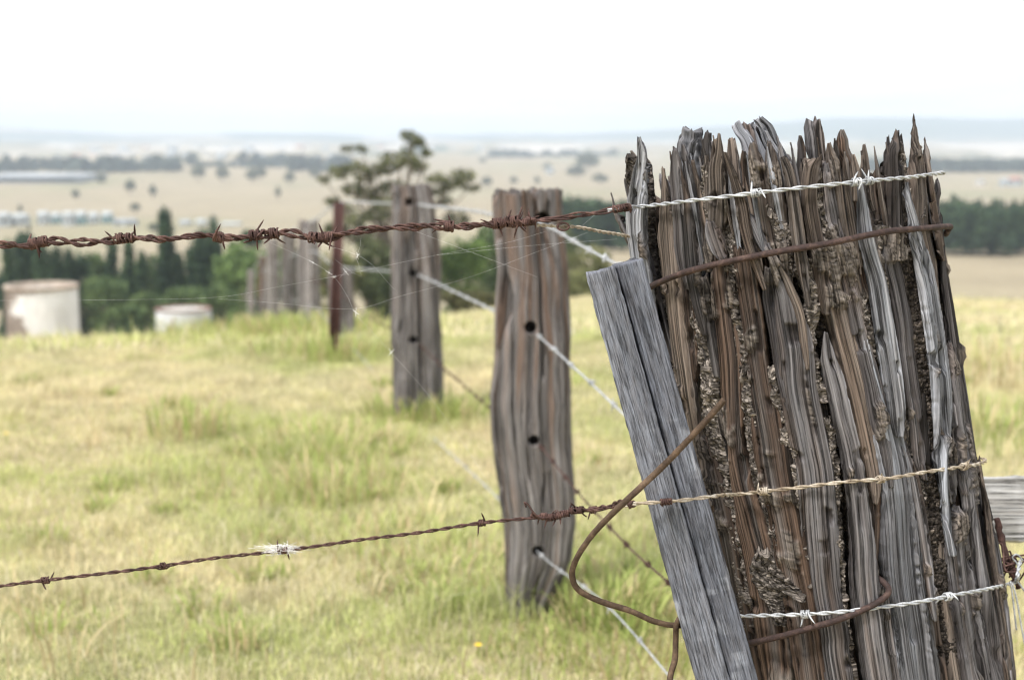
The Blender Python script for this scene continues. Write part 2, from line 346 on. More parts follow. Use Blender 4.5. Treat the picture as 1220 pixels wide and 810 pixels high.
def splinter(A, pts, kind, lev, th, seed, ds=.0024, N=26, wfac=1., P=None, nrm=None, tan=None, W=None):
    """pts (px,py,width px) down the face; lev metres of recess (negative = proud)"""
    if P is None:
        P, nrm, tan, W = [], [], [], []
        for (x, y, w) in pts:
            p, n, t = surf(x, y, -lev); P.append(p); nrm.append(n); tan.append(t); W.append(w*wfac*p[1]/FP/max(.45, t[0]))
        if pts[-1][1] >= 795:      # carry on to the ground
            for k in (1, 2):
                q = P[-1].copy() if k == 1 else P[-1].copy(); dz = P[-1][2]*.5 if k == 1 else P[-1][2]+.08
                q = P[-1]+np.array([.2*dz, 0, -dz]); P.append(q); nrm.append(nrm[-1]); tan.append(tan[-1]); W.append(W[-1])
    D = np.hstack([np.array(P), np.array(nrm), np.array(tan), np.array(W)[:, None]])
    D, s = resample(D, ds)
    keep = np.ones(len(D), bool); keep[D[:, 2] < .70] = (np.arange((D[:, 2] < .70).sum()) % 5 == 0); D = D[keep]; s = s[keep]
    C, n, t, w = D[:, :3], D[:, 3:6], D[:, 6:9], np.maximum(D[:, 9], .0012)
    ph = np.linspace(0, 2*np.pi, N, endpoint=False); ca, sa = np.cos(ph), np.sin(ph)
    a = np.sign(ca)*np.abs(ca)**.62; b = np.sign(sa)*np.abs(sa)**.42
    w = w*(1+.09*noise(s/.09, seed*1.7, 0, 1)+.045*noise(s/.006, seed*2.3, 0, 2)+.05*noise(s/.022, seed*2.9, 0, 2))
    tx = np.clip(np.abs(t[:, 0]), .4, 1) if P is None or pts is not None else np.ones(len(w)); wp = w*tx; th_ = th*np.clip(wp/.016, .10, 1)*(.4+.6*tx)
    U = a[None]*w[:, None]/2; ul = U+seed*.37; S_ = s[:, None]+0*U
    drift = .0022*noise(s/.20, seed*3.1, 0, 8)+.0004*noise(s/.03, seed*1.1, 0, 9)
    if kind == 'm':
        g1, v1 = grains(ul/.0032+b[None], S_/.0031, 6); g2, v2 = grains(ul/.0017+b[None], S_/.0017, 7); dsp = .0060*fbm(ul/.016, S_/.02, b[None]*2, 3, 5)+.0021*g1+.0010*g2-.002+.0022*noise(ul/.006, S_/.006, 1, 78); sd = .0035*noise(ul/.007, S_/.008, b[None]*3, 7)
    else:
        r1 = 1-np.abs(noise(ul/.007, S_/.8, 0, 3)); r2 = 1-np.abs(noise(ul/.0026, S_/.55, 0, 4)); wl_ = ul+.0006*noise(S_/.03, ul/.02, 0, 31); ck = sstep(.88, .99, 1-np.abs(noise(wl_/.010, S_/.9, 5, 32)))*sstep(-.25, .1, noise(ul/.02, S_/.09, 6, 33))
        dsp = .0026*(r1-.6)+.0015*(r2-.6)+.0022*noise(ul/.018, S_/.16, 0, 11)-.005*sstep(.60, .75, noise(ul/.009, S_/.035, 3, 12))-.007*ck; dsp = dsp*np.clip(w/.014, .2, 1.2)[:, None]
        sd = .0006*noise(S_/.008, b[None]*2+seed, 0, 7)*(1-np.clip(b[None], 0, 1))
    face = (b[None] > -.3)
    V = C[:, None]+t[:, None]*(U+sd+drift[:, None])[..., None]+n[:, None]*(((b[None]-1)*th_[:, None]/2)+dsp*face)[..., None]
    # ragged top
    top = np.exp(-s/.018)[:, None]; V[..., 2] += top*.006*noise(ul/.0025, 0, b[None]*1.5, 13)*np.clip(w/.01, 0, 1.5)[:, None]
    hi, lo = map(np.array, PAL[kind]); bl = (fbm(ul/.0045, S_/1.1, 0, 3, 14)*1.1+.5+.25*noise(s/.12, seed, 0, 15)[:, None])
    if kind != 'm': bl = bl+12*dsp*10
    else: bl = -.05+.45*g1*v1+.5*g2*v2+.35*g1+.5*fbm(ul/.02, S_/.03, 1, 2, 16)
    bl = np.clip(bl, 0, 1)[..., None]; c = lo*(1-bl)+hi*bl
    if kind in 'gdb':     # patches where brown heartwood shows through the silvered skin
        k = sstep(.15, .55, fbm(ul/.010, S_/.2, 4, 3, 17))[..., None]; c = c*(1-.55*k)+np.array([.120, .086, .066])*.55*k
    if kind in 'ob':      # grey weathered streaks on the brown
        k = sstep(.05, .5, fbm(ul/.006, S_/.35, 8, 3, 18))[..., None]; c = c*(1-.55*k)+np.array([.16, .152, .15])*.55*k
    c = c*(.78+.40*((seed*.618) % 1))
    if kind in 'gbodl':   # termite grit caked onto the wood
        X_, Z_ = V[..., 0], V[..., 2]; zt_, zm_ = at(940, 235, 1.56)[2], at(940, 300, 1.56)[2]
        mm = fbm(X_/.022+3, Z_/.045, V[..., 1]/.03, 3, 41)+.30*np.exp(-((Z_-zm_)/.05)**2)*np.exp(-((X_-at(950, 300, 1.56)[0])/.09)**2)-.12*(kind == 'l')
        mm = sstep(.33, .40, mm)*face*np.clip(wp/.014, 0, 1)[:, None]**2; g1, v1 = grains(ul/.0031+b[None], S_/.0030, 42); g2, v2 = grains(ul/.0021, S_/.0020, 43)
        V = V+n[:, None]*(mm*(.0020+.0030*g1+.0011*g2))[..., None]; gb = np.clip(-.05+.5*g1*v1+.55*g2*v2+.35*g1, 0, 1)[..., None]
        hm, lm = map(np.array, PAL['m']); c = c*(1-mm[..., None])+(lm*(1-gb)+hm*gb)*mm[..., None]
    fib = np.stack([ul+b[None]*.006, S_, 0*U+seed], -1)
    nr = len(s); k = nr*N
    Vf = np.vstack([V.reshape(-1, 3), V[0].mean(0)[None], V[-1].mean(0)[None]]); cf = np.vstack([c.reshape(-1, 3), c[0].mean(0)[None], c[-1].mean(0)[None]]); ff = np.vstack([fib.reshape(-1, 3), fib[0].mean(0)[None], fib[-1].mean(0)[None]])
    j = np.arange(N); j2 = (j+1) % N
    F3 = np.concatenate([np.stack([np.full(N, k), j, j2], 1), np.stack([np.full(N, k+1), (nr-1)*N+j2, (nr-1)*N+j], 1)])
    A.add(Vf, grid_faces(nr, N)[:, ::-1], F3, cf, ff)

SPL = [  # kind, recess, thickness, pts
 ('g', -.004, .010, [(731, 230, 3), (739, 262, 8), (752, 290, 12), (765, 320, 13), (774, 350, 10), (785, 400, 8)]),
 ('g', .004, .012, [(742, 213, 3), (748, 240, 10), (757, 280, 14), (770, 330, 12), (782, 380, 10), (795, 430, 8)]),
 ('m', .006, .026, [(751, 188, 15), (752, 210, 23), (755, 240, 24), (759, 290, 22), (768, 340, 18), (785, 420, 16), (800, 480, 16)]),
 ('l', -.010, .012, [(771, 165, 3), (772, 185, 9), (770, 220, 14), (768, 260, 16), (772, 300, 13), (780, 350, 12), (790, 420, 10), (800, 470, 4)]),
 ('g', .006, .014, [(782, 203, 3), (785, 240, 9), (788, 290, 12), (795, 340, 12), (806, 400, 12), (815, 460, 8)]),
 ('b', .002, .016, [(791, 200, 3), (792, 240, 9), (794, 280, 15), (798, 320, 16), (803, 380, 14), (812, 450, 14), (825, 530, 12), (840, 600, 12)]),
 ('l', .010, .030, [(809, 156, 17), (808, 175, 21), (806, 200, 27), (811, 240, 27), (817, 280, 26), (817, 320, 22), (816, 350, 8)]),
 ('o', .004, .020, [(808, 300, 18), (808, 340, 21), (812, 380, 19), (816, 430, 13), (818, 462, 5)]),
 ('g', -.002, .012, [(803, 176, 5), (805, 210, 13), (809, 250, 14), (813, 300, 12), (822, 345, 4)]),
 ('d', -.005, .014, [(808, 195, 3), (815, 225, 9), (819, 265, 15), (824, 320, 14), (832, 365, 10), (840, 400, 4)]),
 ('g', .006, .012, [(813, 172, 3), (818, 210, 12), (824, 250, 12), (831, 290, 9), (834, 320, 4)]),
 ('b', .003, .012, [(820, 192, 3), (824, 220, 9), (829, 255, 12), (836, 290, 12), (843, 325, 8)]),
 ('d', .022, .014, [(836, 158, 6), (833, 175, 11), (832, 210, 14), (838, 260, 14)]),
 ('g', .018, .010, [(840, 168, 3), (842, 190, 9), (845, 220, 12), (848, 260, 12)]),
 ('b', .006, .012, [(840, 186, 4), (842, 205, 9), (843, 235, 10), (845, 270, 9)]),
 ('b', -.003, .020, [(855, 160, 3), (855, 180, 8), (853, 200, 17), (854, 230, 21), (854, 260, 18), (852, 280, 8)]),
 ('b', .002, .016, [(848, 166, 4), (849, 190, 11), (850, 230, 14), (852, 270, 12), (858, 320, 12)]),
 ('g', -.006, .010, [(849, 264, 8), (853, 280, 15), (859, 298, 14), (864, 312, 4)]),
 ('b', .014, .012, [(869, 166, 7), (871, 185, 12), (874, 220, 14), (880, 260, 12)]),
 ('b', -.006, .014, [(865, 182, 3), (871, 198, 8), (878, 220, 12), (885, 245, 13), (890, 275, 12), (900, 310, 10), (912, 345, 4)]),
 ('b', .002, .012, [(862, 183, 3), (865, 205, 10), (870, 240, 12), (876, 280, 12), (880, 300, 8)]),
 ('o', .004, .014, [(885, 181, 5), (886, 200, 12), (888, 230, 13), (892, 270, 10)]),
 ('b', .001, .018, [(896, 171, 5), (900, 190, 16), (905, 215, 22), (910, 245, 20), (916, 280, 14), (922, 310, 8)]),
 ('g', -.004, .010, [(884, 250, 4), (895, 262, 10), (905, 285, 12), (914, 305, 6)]),
 ('l', .060, .030, [(871, 147, 13), (876, 156, 15), (886, 166, 16), (893, 182, 18), (895, 210, 16)]),
 ('l', .075, .034, [(899, 146, 14), (903, 162, 24), (908, 185, 28), (913, 215, 24)]),
 ('g', .070, .024, [(888, 150, 12), (893, 165, 16), (898, 190, 18), (904, 215, 16)]),
 ('l', .040, .012, [(905, 141, 5), (916, 152, 9), (926, 172, 12), (938, 190, 10), (948, 205, 6), (955, 214, 2)]),
 ('l', .034, .012, [(916, 140, 5), (928, 150, 9), (936, 168, 10), (946, 183, 9), (955, 195, 4)]),
 ('l', .030, .010, [(921, 156, 4), (931, 172, 8), (943, 187, 8), (957, 196, 2)]),
 ('l', .020, .010, [(925, 178, 4), (932, 195, 11), (940, 215, 10), (946, 235, 5)]),
 ('d', .055, .012, [(912, 152, 5), (922, 166, 9), (934, 186, 8), (944, 198, 3)]),
 ('b', -.002, .020, [(917, 169, 4), (919, 185, 11), (923, 210, 17), (926, 240, 20), (931, 275, 18), (938, 310, 12), (944, 345, 5)]),
 ('b', -.006, .016, [(931, 186, 5), (937, 200, 12), (942, 222, 13), (946, 250, 13), (951, 285, 12), (957, 330, 9), (962, 365, 4)]),
 ('d', .022, .012, [(965, 163, 4), (967, 180, 9), (968, 210, 12), (970, 240, 12)]),
 ('g', .010, .022, [(979, 146, 13), (981, 160, 17), (983, 178, 17), (986, 200, 14), (990, 230, 10)]),
 ('b', -.004, .024, [(972, 187, 10), (967, 198, 18), (964, 220, 19), (964, 245, 17), (969, 275, 17), (975, 305, 17), (980, 340, 14), (984, 375, 6)]),
 ('b', .004, .018, [(984, 192, 6), (982, 210, 16), (983, 230, 14), (986, 260, 12)]),
 ('b', .006, .018, [(991, 171, 4), (995, 188, 10), (999, 215, 13), (1003, 250, 13), (1010, 290, 14), (1018, 330, 14), (1026, 370, 12)]),
 ('g', -.005, .016, [(985, 195, 6), (987, 215, 13), (990, 240, 15), (995, 265, 17), (1002, 290, 15), (1010, 320, 10)]),
 ('d', .006, .012, [(998, 166, 2), (1001, 182, 6), (1005, 205, 8), (1011, 245, 10), (1017, 290, 10), (1025, 330, 10), (1034, 370, 8)]),
 ('b', .002, .012, [(1010, 181, 3), (1012, 200, 8), (1013, 225, 11), (1017, 260, 12), (1024, 300, 10)]),
 ('b', .001, .012, [(1016, 184, 3), (1019, 200, 8), (1021, 215, 10), (1022, 240, 9)]),
 ('o', .012, .020, [(1014, 155, 3), (1017, 165, 11), (1018, 178, 14), (1024, 192, 19), (1030, 208, 18), (1034, 228, 12), (1035, 250, 6)]),
 ('l', -.007, .014, [(1023, 218, 7), (1026, 245, 10), (1030, 280, 13), (1036, 305, 13), (1043, 330, 15), (1048, 360, 15), (1053, 395, 17), (1060, 440, 18), (1066, 480, 16), (1070, 520, 6)]),
 ('b', .018, .012, [(1043, 173, 3), (1045, 185, 7), (1047, 205, 10), (1050, 240, 12)]),
 ('b', .008, .016, [(1048, 205, 8), (1052, 215, 14), (1055, 240, 14), (1062, 260, 12)]),
 ('d', -.001, .018, [(1066, 156, 4), (1066, 170, 9), (1065, 185, 16), (1066, 205, 19), (1066, 235, 15), (1067, 270, 14), (1068, 310, 18)]),
 ('d', .010, .010, [(1072, 163, 3), (1073, 180, 7), (1074, 200, 9)]),
 ('m', .007, .020, [(1078, 176, 10), (1079, 200, 15), (1080, 240, 16), (1084, 280, 14), (1090, 310, 10)]),
 ('b', -.004, .020, [(1086, 137, 1.5), (1087, 148, 4), (1089, 165, 9), (1092, 182, 13), (1095, 205, 20), (1097, 235, 23), (1098, 265, 20), (1104, 300, 16), (1112, 340, 12)]),
 ('d', .006, .010, [(1081, 162, 3), (1083, 178, 6), (1085, 205, 8)]),
 ('b', .000, .012, [(1099, 165, 2), (1102, 182, 7), (1106, 205, 10), (1111, 235, 12), (1117, 270, 12), (1123, 310, 10)]),
 ('d', .004, .010, [(1109, 180, 2), (1111, 195, 4), (1114, 215, 6), (1119, 245, 8), (1124, 285, 9)]),
 ('l', -.007, .014, [(1070, 218, 3), (1074, 240, 7), (1080, 262, 10), (1088, 290, 14), (1095, 320, 19), (1102, 360, 21), (1110, 410, 22), (1116, 460, 23), (1118, 510, 20), (1117, 550, 11), (1118, 590, 7), (1122, 625, 8), (1128, 660, 6)]),
 ('g', .000, .012, [(1120, 215, 4), (1122, 245, 9), (1126, 290, 11), (1131, 340, 12), (1138, 390, 12), (1146, 440, 13), (1153, 490, 12), (1162, 540, 11), (1172, 580, 10)]),
 ('b', .006, .014, [(1112, 250, 6), (1116, 290, 10), (1121, 340, 10), (1127, 390, 10), (1134, 430, 10)]),
 # middle and lower strands
 ('g', -.002, .026, [(913, 290, 4), (924, 318, 13), (936, 350, 20), (944, 390, 32), (950, 430, 34), (954, 470, 36), (962, 510, 38), (971, 555, 38), (975, 600, 35), (979, 650, 33), (984, 700, 27), (994, 755, 27), (1002, 815, 27)]),
 ('b', -.006, .012, [(927, 318, 3), (940, 345, 9), (951, 375, 10), (957, 410, 8), (961, 440, 4)]),
 ('g', -.005, .018, [(984, 396, 3), (989, 425, 12), (997, 458, 17), (1005, 495, 17), (1014, 535, 18), (1022, 585, 19), (1028, 640, 22), (1031, 690, 25), (1037, 740, 26), (1049, 815, 27)]),
 ('b', -.001, .026, [(983, 288, 20), (991, 320, 26), (999, 360, 26), (1008, 400, 24), (1018, 440, 26), (1027, 480, 26), (1036, 520, 24), (1044, 560, 19), (1046, 585, 10), (1045, 602, 3)]),
 ('g', .000, .020, [(1004, 300, 10), (1014, 340, 14), (1022, 380, 15), (1031, 420, 16), (1040, 460, 18), (1047, 500, 18), (1055, 540, 14), (1060, 580, 5)]),
 ('l', -.005, .024, [(1030, 405, 4), (1038, 440, 12), (1048, 475, 22), (1058, 515, 29), (1067, 555, 32), (1073, 595, 29), (1077, 640, 36), (1082, 690, 40), (1092, 750, 44), (1102, 815, 44)]),
 ('g', .003, .018, [(1078, 530, 6), (1088, 565, 15), (1096, 605, 20), (1103, 650, 18), (1110, 700, 12), (1116, 740, 4)]),
 ('g', -.001, .020, [(1066, 290, 14), (1068, 315, 18), (1075, 345, 18), (1082, 385, 18), (1086, 420, 17), (1091, 460, 17), (1097, 500, 16), (1101, 540, 13), (1104, 572, 4)]),
 ('g', -.006, .012, [(1119, 505, 4), (1124, 525, 13), (1128, 550, 18), (1132, 580, 17), (1134, 598, 6)]),
 ('g', .000, .018, [(1130, 410, 5), (1136, 450, 15), (1142, 490, 18), (1149, 540, 18), (1157, 590, 17), (1164, 640, 14), (1172, 690, 14), (1182, 750, 16), (1192, 815, 18)]),
 ('g', -.004, .016, [(1140, 603, 5), (1143, 635, 22), (1147, 665, 29), (1155, 720, 33), (1163, 770, 33), (1170, 815, 33)]),
 ('b', .003, .014, [(1166, 550, 5), (1176, 600, 10), (1184, 650, 14), (1194, 710, 16), (1203, 770, 20), (1208, 815, 22)]),
 ('b', .004, .018, [(1128, 600, 8), (1130, 640, 12), (1133, 690, 14), (1142, 750, 14), (1150, 815, 14)]),
 ('g', .002, .012, [(1170, 560, 4), (1181, 610, 9), (1190, 660, 10), (1199, 720, 14), (1207, 790, 16), (1210, 815, 18)]),
 ('o', .002, .024, [(855, 300, 9), (858, 335, 17), (864, 380, 20), (870, 430, 21), (872, 480, 18), (874, 530, 13), (881, 575, 18), (892, 620, 26), (901, 660, 26), (909, 710, 26), (917, 760, 27), (925, 815, 27)]),
 ('o', .001, .026, [(884, 300, 17), (890, 345, 20), (897, 395, 20), (902, 440, 18), (908, 480, 22), (917, 530, 36), (923, 570, 34), (932, 615, 34), (940, 660, 34), (949, 710, 32), (957, 760, 30), (966, 815, 30)]),
 ('d', .005, .016, [(834, 330, 7), (838, 365, 12), (845, 410, 10), (852, 450, 6)]),
 ('d', .002, .018, [(876, 300, 14), (883, 340, 18), (889, 380, 16), (896, 425, 8)]),
 ('g', .004, .014, [(917, 320, 7), (918, 355, 13), (923, 395, 11), (929, 440, 9), (940, 490, 6)]),
 ('d', .006, .018, [(925, 430, 8), (932, 470, 12), (942, 510, 10), (950, 550, 5)]),
 ('o', .004, .020, [(832, 520, 8), (841, 555, 14), (853, 600, 16), (864, 645, 17), (873, 690, 16), (884, 750, 16), (897, 815, 18)]),
 ('d', .008, .018, [(836, 400, 10), (846, 450, 12), (856, 500, 10), (868, 560, 6)]),
 ('o', .010, .020, [(1050, 560, 12), (1046, 600, 24), (1045, 640, 18), (1044, 690, 14), (1050, 750, 18), (1060, 815, 20)]),
 ('d', .008, .018, [(1102, 420, 8), (1104, 460, 12), (1108, 520, 10), (1112, 570, 8)]),
 ('o', .012, .018, [(1080, 380, 14), (1078, 430, 20), (1084, 480, 18), (1092, 540, 12)]),
 ('g', .006, .014, [(1055, 700, 8), (1056, 740, 14), (1062, 780, 16), (1070, 815, 16)]),
 ('o', .008, .014, [(1112, 640, 8), (1117, 690, 12), (1124, 750, 12), (1134, 815, 12)]),
 ('m', .008, .024, [(826, 360, 12), (830, 395, 17), (836, 430, 18), (842, 470, 20), (846, 520, 18), (856, 570, 14), (868, 620, 14), (878, 680, 14), (890, 750, 12)]),
 ('m', .007, .022, [(867, 310, 6), (872, 350, 9), (880, 400, 11), (887, 450, 13), (892, 500, 15), (896, 540, 12), (903, 580, 14), (915, 620, 11), (925, 660, 8)]),
 ('m', .008, .022, [(918, 440, 8), (926, 480, 12), (936, 520, 14), (946, 555, 14), (953, 600, 11), (960, 650, 10), (968, 700, 8)]),
 ('m', .006, .022, [(963, 305, 11), (968, 335, 18), (972, 362, 14), (968, 400, 13), (974, 440, 12), (985, 480, 14)]),
 ('m', .002, .014, [(905, 655, 14), (910, 680, 30), (918, 705, 34), (925, 725, 16), (930, 745, 10)]),
 ('m', .000, .010, [(915, 668, 14), (930, 690, 22), (945, 705, 20), (958, 715, 8)]),
 ('m', .010, .020, [(1055, 270, 16), (1052, 300, 22), (1058, 340, 20), (1062, 380, 14), (1066, 420, 10)]),
 ('m', .002, .012, [(1025, 352, 7), (1030, 375, 9), (1035, 400, 10), (1041, 425, 9)]),
 ('m', .008, .020, [(988, 500, 12), (994, 550, 14), (997, 600, 14), (1001, 660, 12), (1004, 720, 12), (1016, 815, 14)]),
 ('m', .004, .016, [(1080, 230, 14), (1084, 255, 14), (1083, 280, 10)]),
 ('m', .002, .014, [(1096, 238, 8), (1098, 250, 16), (1092, 266, 14), (1088, 280, 6)]),
 ('m', .005, .018, [(914, 245, 8), (925, 262, 22), (932, 280, 26), (938, 300, 20), (950, 330, 10)]),
 ('m', .006, .018, [(893, 262, 10), (900, 280, 20), (906, 300, 16)]),
 ('m', .010, .020, [(838, 196, 10), (838, 220, 15), (842, 250, 15), (846, 290, 12), (850, 320, 8)]),
 ('m', .010, .020, [(868, 240, 12), (874, 265, 20), (874, 300, 22), (880, 330, 18)]),
 ('m', .012, .020, [(1086, 500, 12), (1092, 540, 18), (1104, 575, 20), (1108, 600, 10)]),
 ('m', .006, .014, [(975, 232, 12), (982, 255, 10), (988, 280, 12), (984, 300, 10)]),
 ('m', .010, .014, [(830, 640, 10), (880, 640, 16), (880, 740, 16), (890, 815, 16)]),
]
def strainer():
    base = at(1037, 810, YA); base = np.array([base[0]+.2*base[2], YA, 0.])
    root = empty('strainer_post', base, 'massive split and rotten hardwood strainer post with jagged splintered top, wires across it', 'fence post')
    W = Acc(); Md = Acc()
    for i, (k, lev, th, pts) in enumerate(SPL):
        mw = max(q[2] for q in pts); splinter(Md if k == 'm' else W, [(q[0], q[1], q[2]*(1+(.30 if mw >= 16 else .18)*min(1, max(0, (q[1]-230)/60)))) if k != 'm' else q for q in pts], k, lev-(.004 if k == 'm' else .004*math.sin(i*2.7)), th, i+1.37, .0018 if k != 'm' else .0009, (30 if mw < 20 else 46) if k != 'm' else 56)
    g = np.random.default_rng(19)
    for i in range(46):
        x = 782+i*7.2+g.uniform(-4, 4); y0 = g.uniform(158, 212); sl_ = .16+g.uniform(-.04, .06); wd = g.uniform(3.5, 8)
        splinter(W, [(x, y0, 1.2), (x+sl_*12, y0+12, wd*.45), (x+sl_*34, y0+34, wd*.9), (x+sl_*75, y0+75, wd), (x+sl_*120, y0+120, wd*.4)], g.choice(['b', 'g', 'l', 'b', 'd']), g.uniform(-.003, .014), .009, 700+i*1.31, .002, 18)
    # recessed filler strands round the whole stump
    tz = TOPZ; g = np.random.default_rng(5); ax0 = np.array([at(927, 200, YA)[0], YA, at(927, 200, YA)[2]])
    def axis(z): return np.array([ax0[0]+(ax0[2]-z)*.185, YA, z])
    n = 0
    for lay, (cnt, rec, jit) in enumerate(((46, .027, .006), (44, .050, .012), (30, .085, .03))):
        for i in range(cnt):
            thd = 2*np.pi*(i+g.uniform(-.3, .3))/cnt; nx, ny = math.sin(thd), -math.cos(thd); front = ny < .15
            topo = g.uniform(.055, .10) if not front else g.uniform(.05, .09)
            if g.random() < .12: topo -= .03
            if lay == 2: topo += g.uniform(.0, .05)
            if -2.2 < thd-2*np.pi*(thd > np.pi) < -.5: topo += .025
            z0 = tz-topo; z = [z0, z0-.012, z0-.04, z0-.10, z0-.2, z0-.35, z0-.6, z0-.95, -.06]
            ww = 2*np.pi*(RM-rec)/cnt*g.uniform(.8, 1.5); wl = [ww*g.uniform(.08, .3), ww*.45, ww*.75, ww*.95, ww, ww, ww, ww*1.05, ww*1.1]
            nn = np.array([nx, ny, 0]); tt = np.array([-ny, nx, 0]); rr = RM-rec+g.uniform(-jit, jit)
            drift = g.normal(0, .02)
            P = [axis(q)+nn*rr+tt*drift*(z0-q) for q in z]
            splinter(W, None, g.choice(['d', 'o', 'b', 'd'] if front else ['g', 'b', 'g', 'd']), 0, .018, 200+n*1.13, .0035 if front else .008, 18 if front else 12,
                     P=P, nrm=[nn]*9, tan=[tt]*9, W=wl); n += 1
    for i in range(46):     # proud skin strands on the sides and the back, out of the traced face
        thd = math.pi/2-.05+(math.pi+.1)*(i+g.uniform(-.3, .3))/45; nx, ny = math.sin(thd), -math.cos(thd)
        z0 = tz-g.uniform(.03, .11); z = [z0, z0-.015, z0-.05, z0-.15, z0-.4, z0-.8, -.06]
        ww = .017*g.uniform(.7, 1.4); nn = np.array([nx, ny, 0]); tt = np.array([-ny, nx, 0])
        P = [axis(q)+nn*(RM-.004+g.uniform(-.004, .003)) for q in z]
        splinter(W, None, g.choice(['g', 'l', 'g', 'b']), 0, .02, 500+i*1.9, .006, 14, P=P, nrm=[nn]*7, tan=[tt]*7, W=[ww*.15, ww*.5, ww*.8, ww, ww, ww, ww])
    W.build('heartwood', M_WOOD, root)
    Md.build('termite_mud', M_MUD, root)
    # rotten core
    nth, nz = 620, 620; th = np.linspace(0, 2*np.pi, nth, endpoint=False); z = np.concatenate([[-.06, .2, .4, .6], np.linspace(.68, tz-.105, nz)])
    T_, Z_ = np.meshgrid(th, z); r = .158+.010*fbm(T_*6, Z_/.05, 0, 3, 51)+.012*noise(T_*9, Z_/.25, 0, 53)
    X = ax0[0]+(ax0[2]-Z_)*.185+r*np.sin(T_); Y = YA-r*np.cos(T_); V = np.stack([X, Y, Z_], -1).reshape(-1, 3)
    g1, v1 = grains(T_*.15/.0042, Z_/.0042, 8); r = r+.004*g1; X = ax0[0]+(ax0[2]-Z_)*.185+r*np.sin(T_); Y = YA-r*np.cos(T_); V = np.stack([X, Y, Z_], -1).reshape(-1, 3); b = np.clip(.7*g1*v1+.3*fbm(T_*4, Z_/.05, 0, 2, 9), 0, 1)[..., None]; c = (np.array([.022, .018, .016])*(1-b)+np.array([.12, .10, .085])*b).reshape(-1, 3)
    k = len(V); V = np.vstack([V, [[ax0[0], YA, tz-.12]]]); c = np.vstack([c, c[:1]]); j = np.arange(nth); o_ = (len(z)-1)*nth
    mk('rotten_core', V, [grid_faces(len(z), nth), np.stack([o_+j, o_+(j+1) % nth, np.full(nth, k)], 1)], M_MUD, root, c, V.copy())
    return root
strainer()

# ------------------------------------------------------------------ sawn pieces: stake and rail
def slab(name, P, W, TH, n, mat, parent, hi, lo, seed, N=64, ds=.003, ex=.16, amp=.0012):
    """P centre line of the outer face, widths W, thickness TH, n outward normal"""
    P = np.array(P, float); D = np.hstack([P, np.array(W)[:, None]]); D, s = resample(D, ds, False); C = D[:, :3]; w = D[:, 3]
    T = np.gradient(C, axis=0); T /= np.linalg.norm(T, axis=1)[:, None]; n = np.array(n, float); n /= np.linalg.norm(n); t = np.cross(T, n); t /= np.linalg.norm(t, axis=1)[:, None]
    ph = np.linspace(0, 2*np.pi, N, endpoint=False); a = np.sign(np.cos(ph))*np.abs(np.cos(ph))**ex; b = np.sign(np.sin(ph))*np.abs(np.sin(ph))**ex
    U = a[None]*w[:, None]/2*(1+.03*noise(s/.05, seed, 0, 3)+.02*noise(s/.01, seed, 0, 4)+.02*noise(s/.005, seed, 0, 14))[:, None]; S_ = s[:, None]+0*U; ul = U+seed*.3
    d = amp*(1-np.abs(noise(ul/.004, S_/.2, 0, 5)))+amp*.6*noise(ul/.0015, S_/.06, 0, 6)+amp*1.5*noise(ul/.02, S_/.3, 0, 7)
    V = C[:, None]+t[:, None]*U[..., None]+n[None, None]*((b[None]-1)*TH/2+d*(b[None] > 0)-d*(b[None] < 0))[..., None]
    V[0] += -T[0]*(.0025*noise(ul[0]/.004, b*3, 0, 8))[:, None]
    m = np.clip(.5+.8*fbm(ul/.004, S_/.2, 0, 3, 9), 0, 1)[..., None]; c = np.array(lo)*(1-m)+np.array(hi)*m
    k2 = sstep(.45, .75, fbm(ul/.008, S_/.02, 0, 3, 19)+.3*noise(S_/.1, 0, 0, 2))[..., None]; c = c*(1-.4*k2)+np.array([.45, .48, .54])*.4*k2
    nr = len(s); k = nr*N; fib = np.stack([ul+b[None]*.01, S_, 0*U+seed], -1)
    V = np.vstack([V.reshape(-1, 3), V[0].mean(0)[None], V[-1].mean(0)[None]]); c = np.vstack([c.reshape(-1, 3), c[0].mean(0)[None], c[-1].mean(0)[None]]); fib = np.vstack([fib.reshape(-1, 3), fib[0].mean(0)[None], fib[-1].mean(0)[None]])
    j = np.arange(N); j2 = (j+1) % N
    return mk(name, V, [grid_faces(nr, N), np.concatenate([np.stack([np.full(N, k), j2, j], 1), np.stack([np.full(N, k+1), (nr-1)*N+j, (nr-1)*N+j2], 1)])], mat, parent, c, fib)
def stake():
    Y0 = 1.515; a = at(715, 322, Y0); b_ = at(849, 810, Y0); d = (b_-a)/(a[2]-b_[2]); g0 = b_+d*(b_[2]+.12)
    root = empty('split_stake', (g0[0], g0[1], 0), 'grey split timber stake leaning on the strainer post, with one long crack', 'stake')
    px = lambda w: w*Y0/FP
    slab('stake_face', [a, b_, g0], [px(36), px(42), px(48)], .030, (-.07, -1, .1), M_SAWN, root, (.205, .220, .262), (.120, .128, .152), 3.1)
    a2 = at(750.5, 312, Y0+.014); b2 = at(887, 810, Y0+.014); d2 = (b2-a2)/(a2[2]-b2[2]); g2 = b2+d2*(b2[2]+.12)
    slab('stake_face', [a2, b2, g2], [px(33), px(34), px(37)], .030, (.10, -1, .1), M_SAWN, root, (.170, .183, .220), (.092, .098, .118), 9.7)
stake()
def rail():
    a = at(1080, 606, 2.02); b = at(1222, 606, 2.10); d = (b-a)/(b[0]-a[0]); p0 = b-d*.28; p1 = b+d*1.9; n = np.array([-.05, -1, .28])
    o = slab('brace_rail', [p0, p1], [.098, .098], .06, n, M_WOODF, None, (.44, .44, .44), (.27, .27, .27), 5.2, 80, .006, .12, .0022)
    tag(o, 'pale grey sawn timber rail running off to the right behind the strainer post', 'rail')
rail()

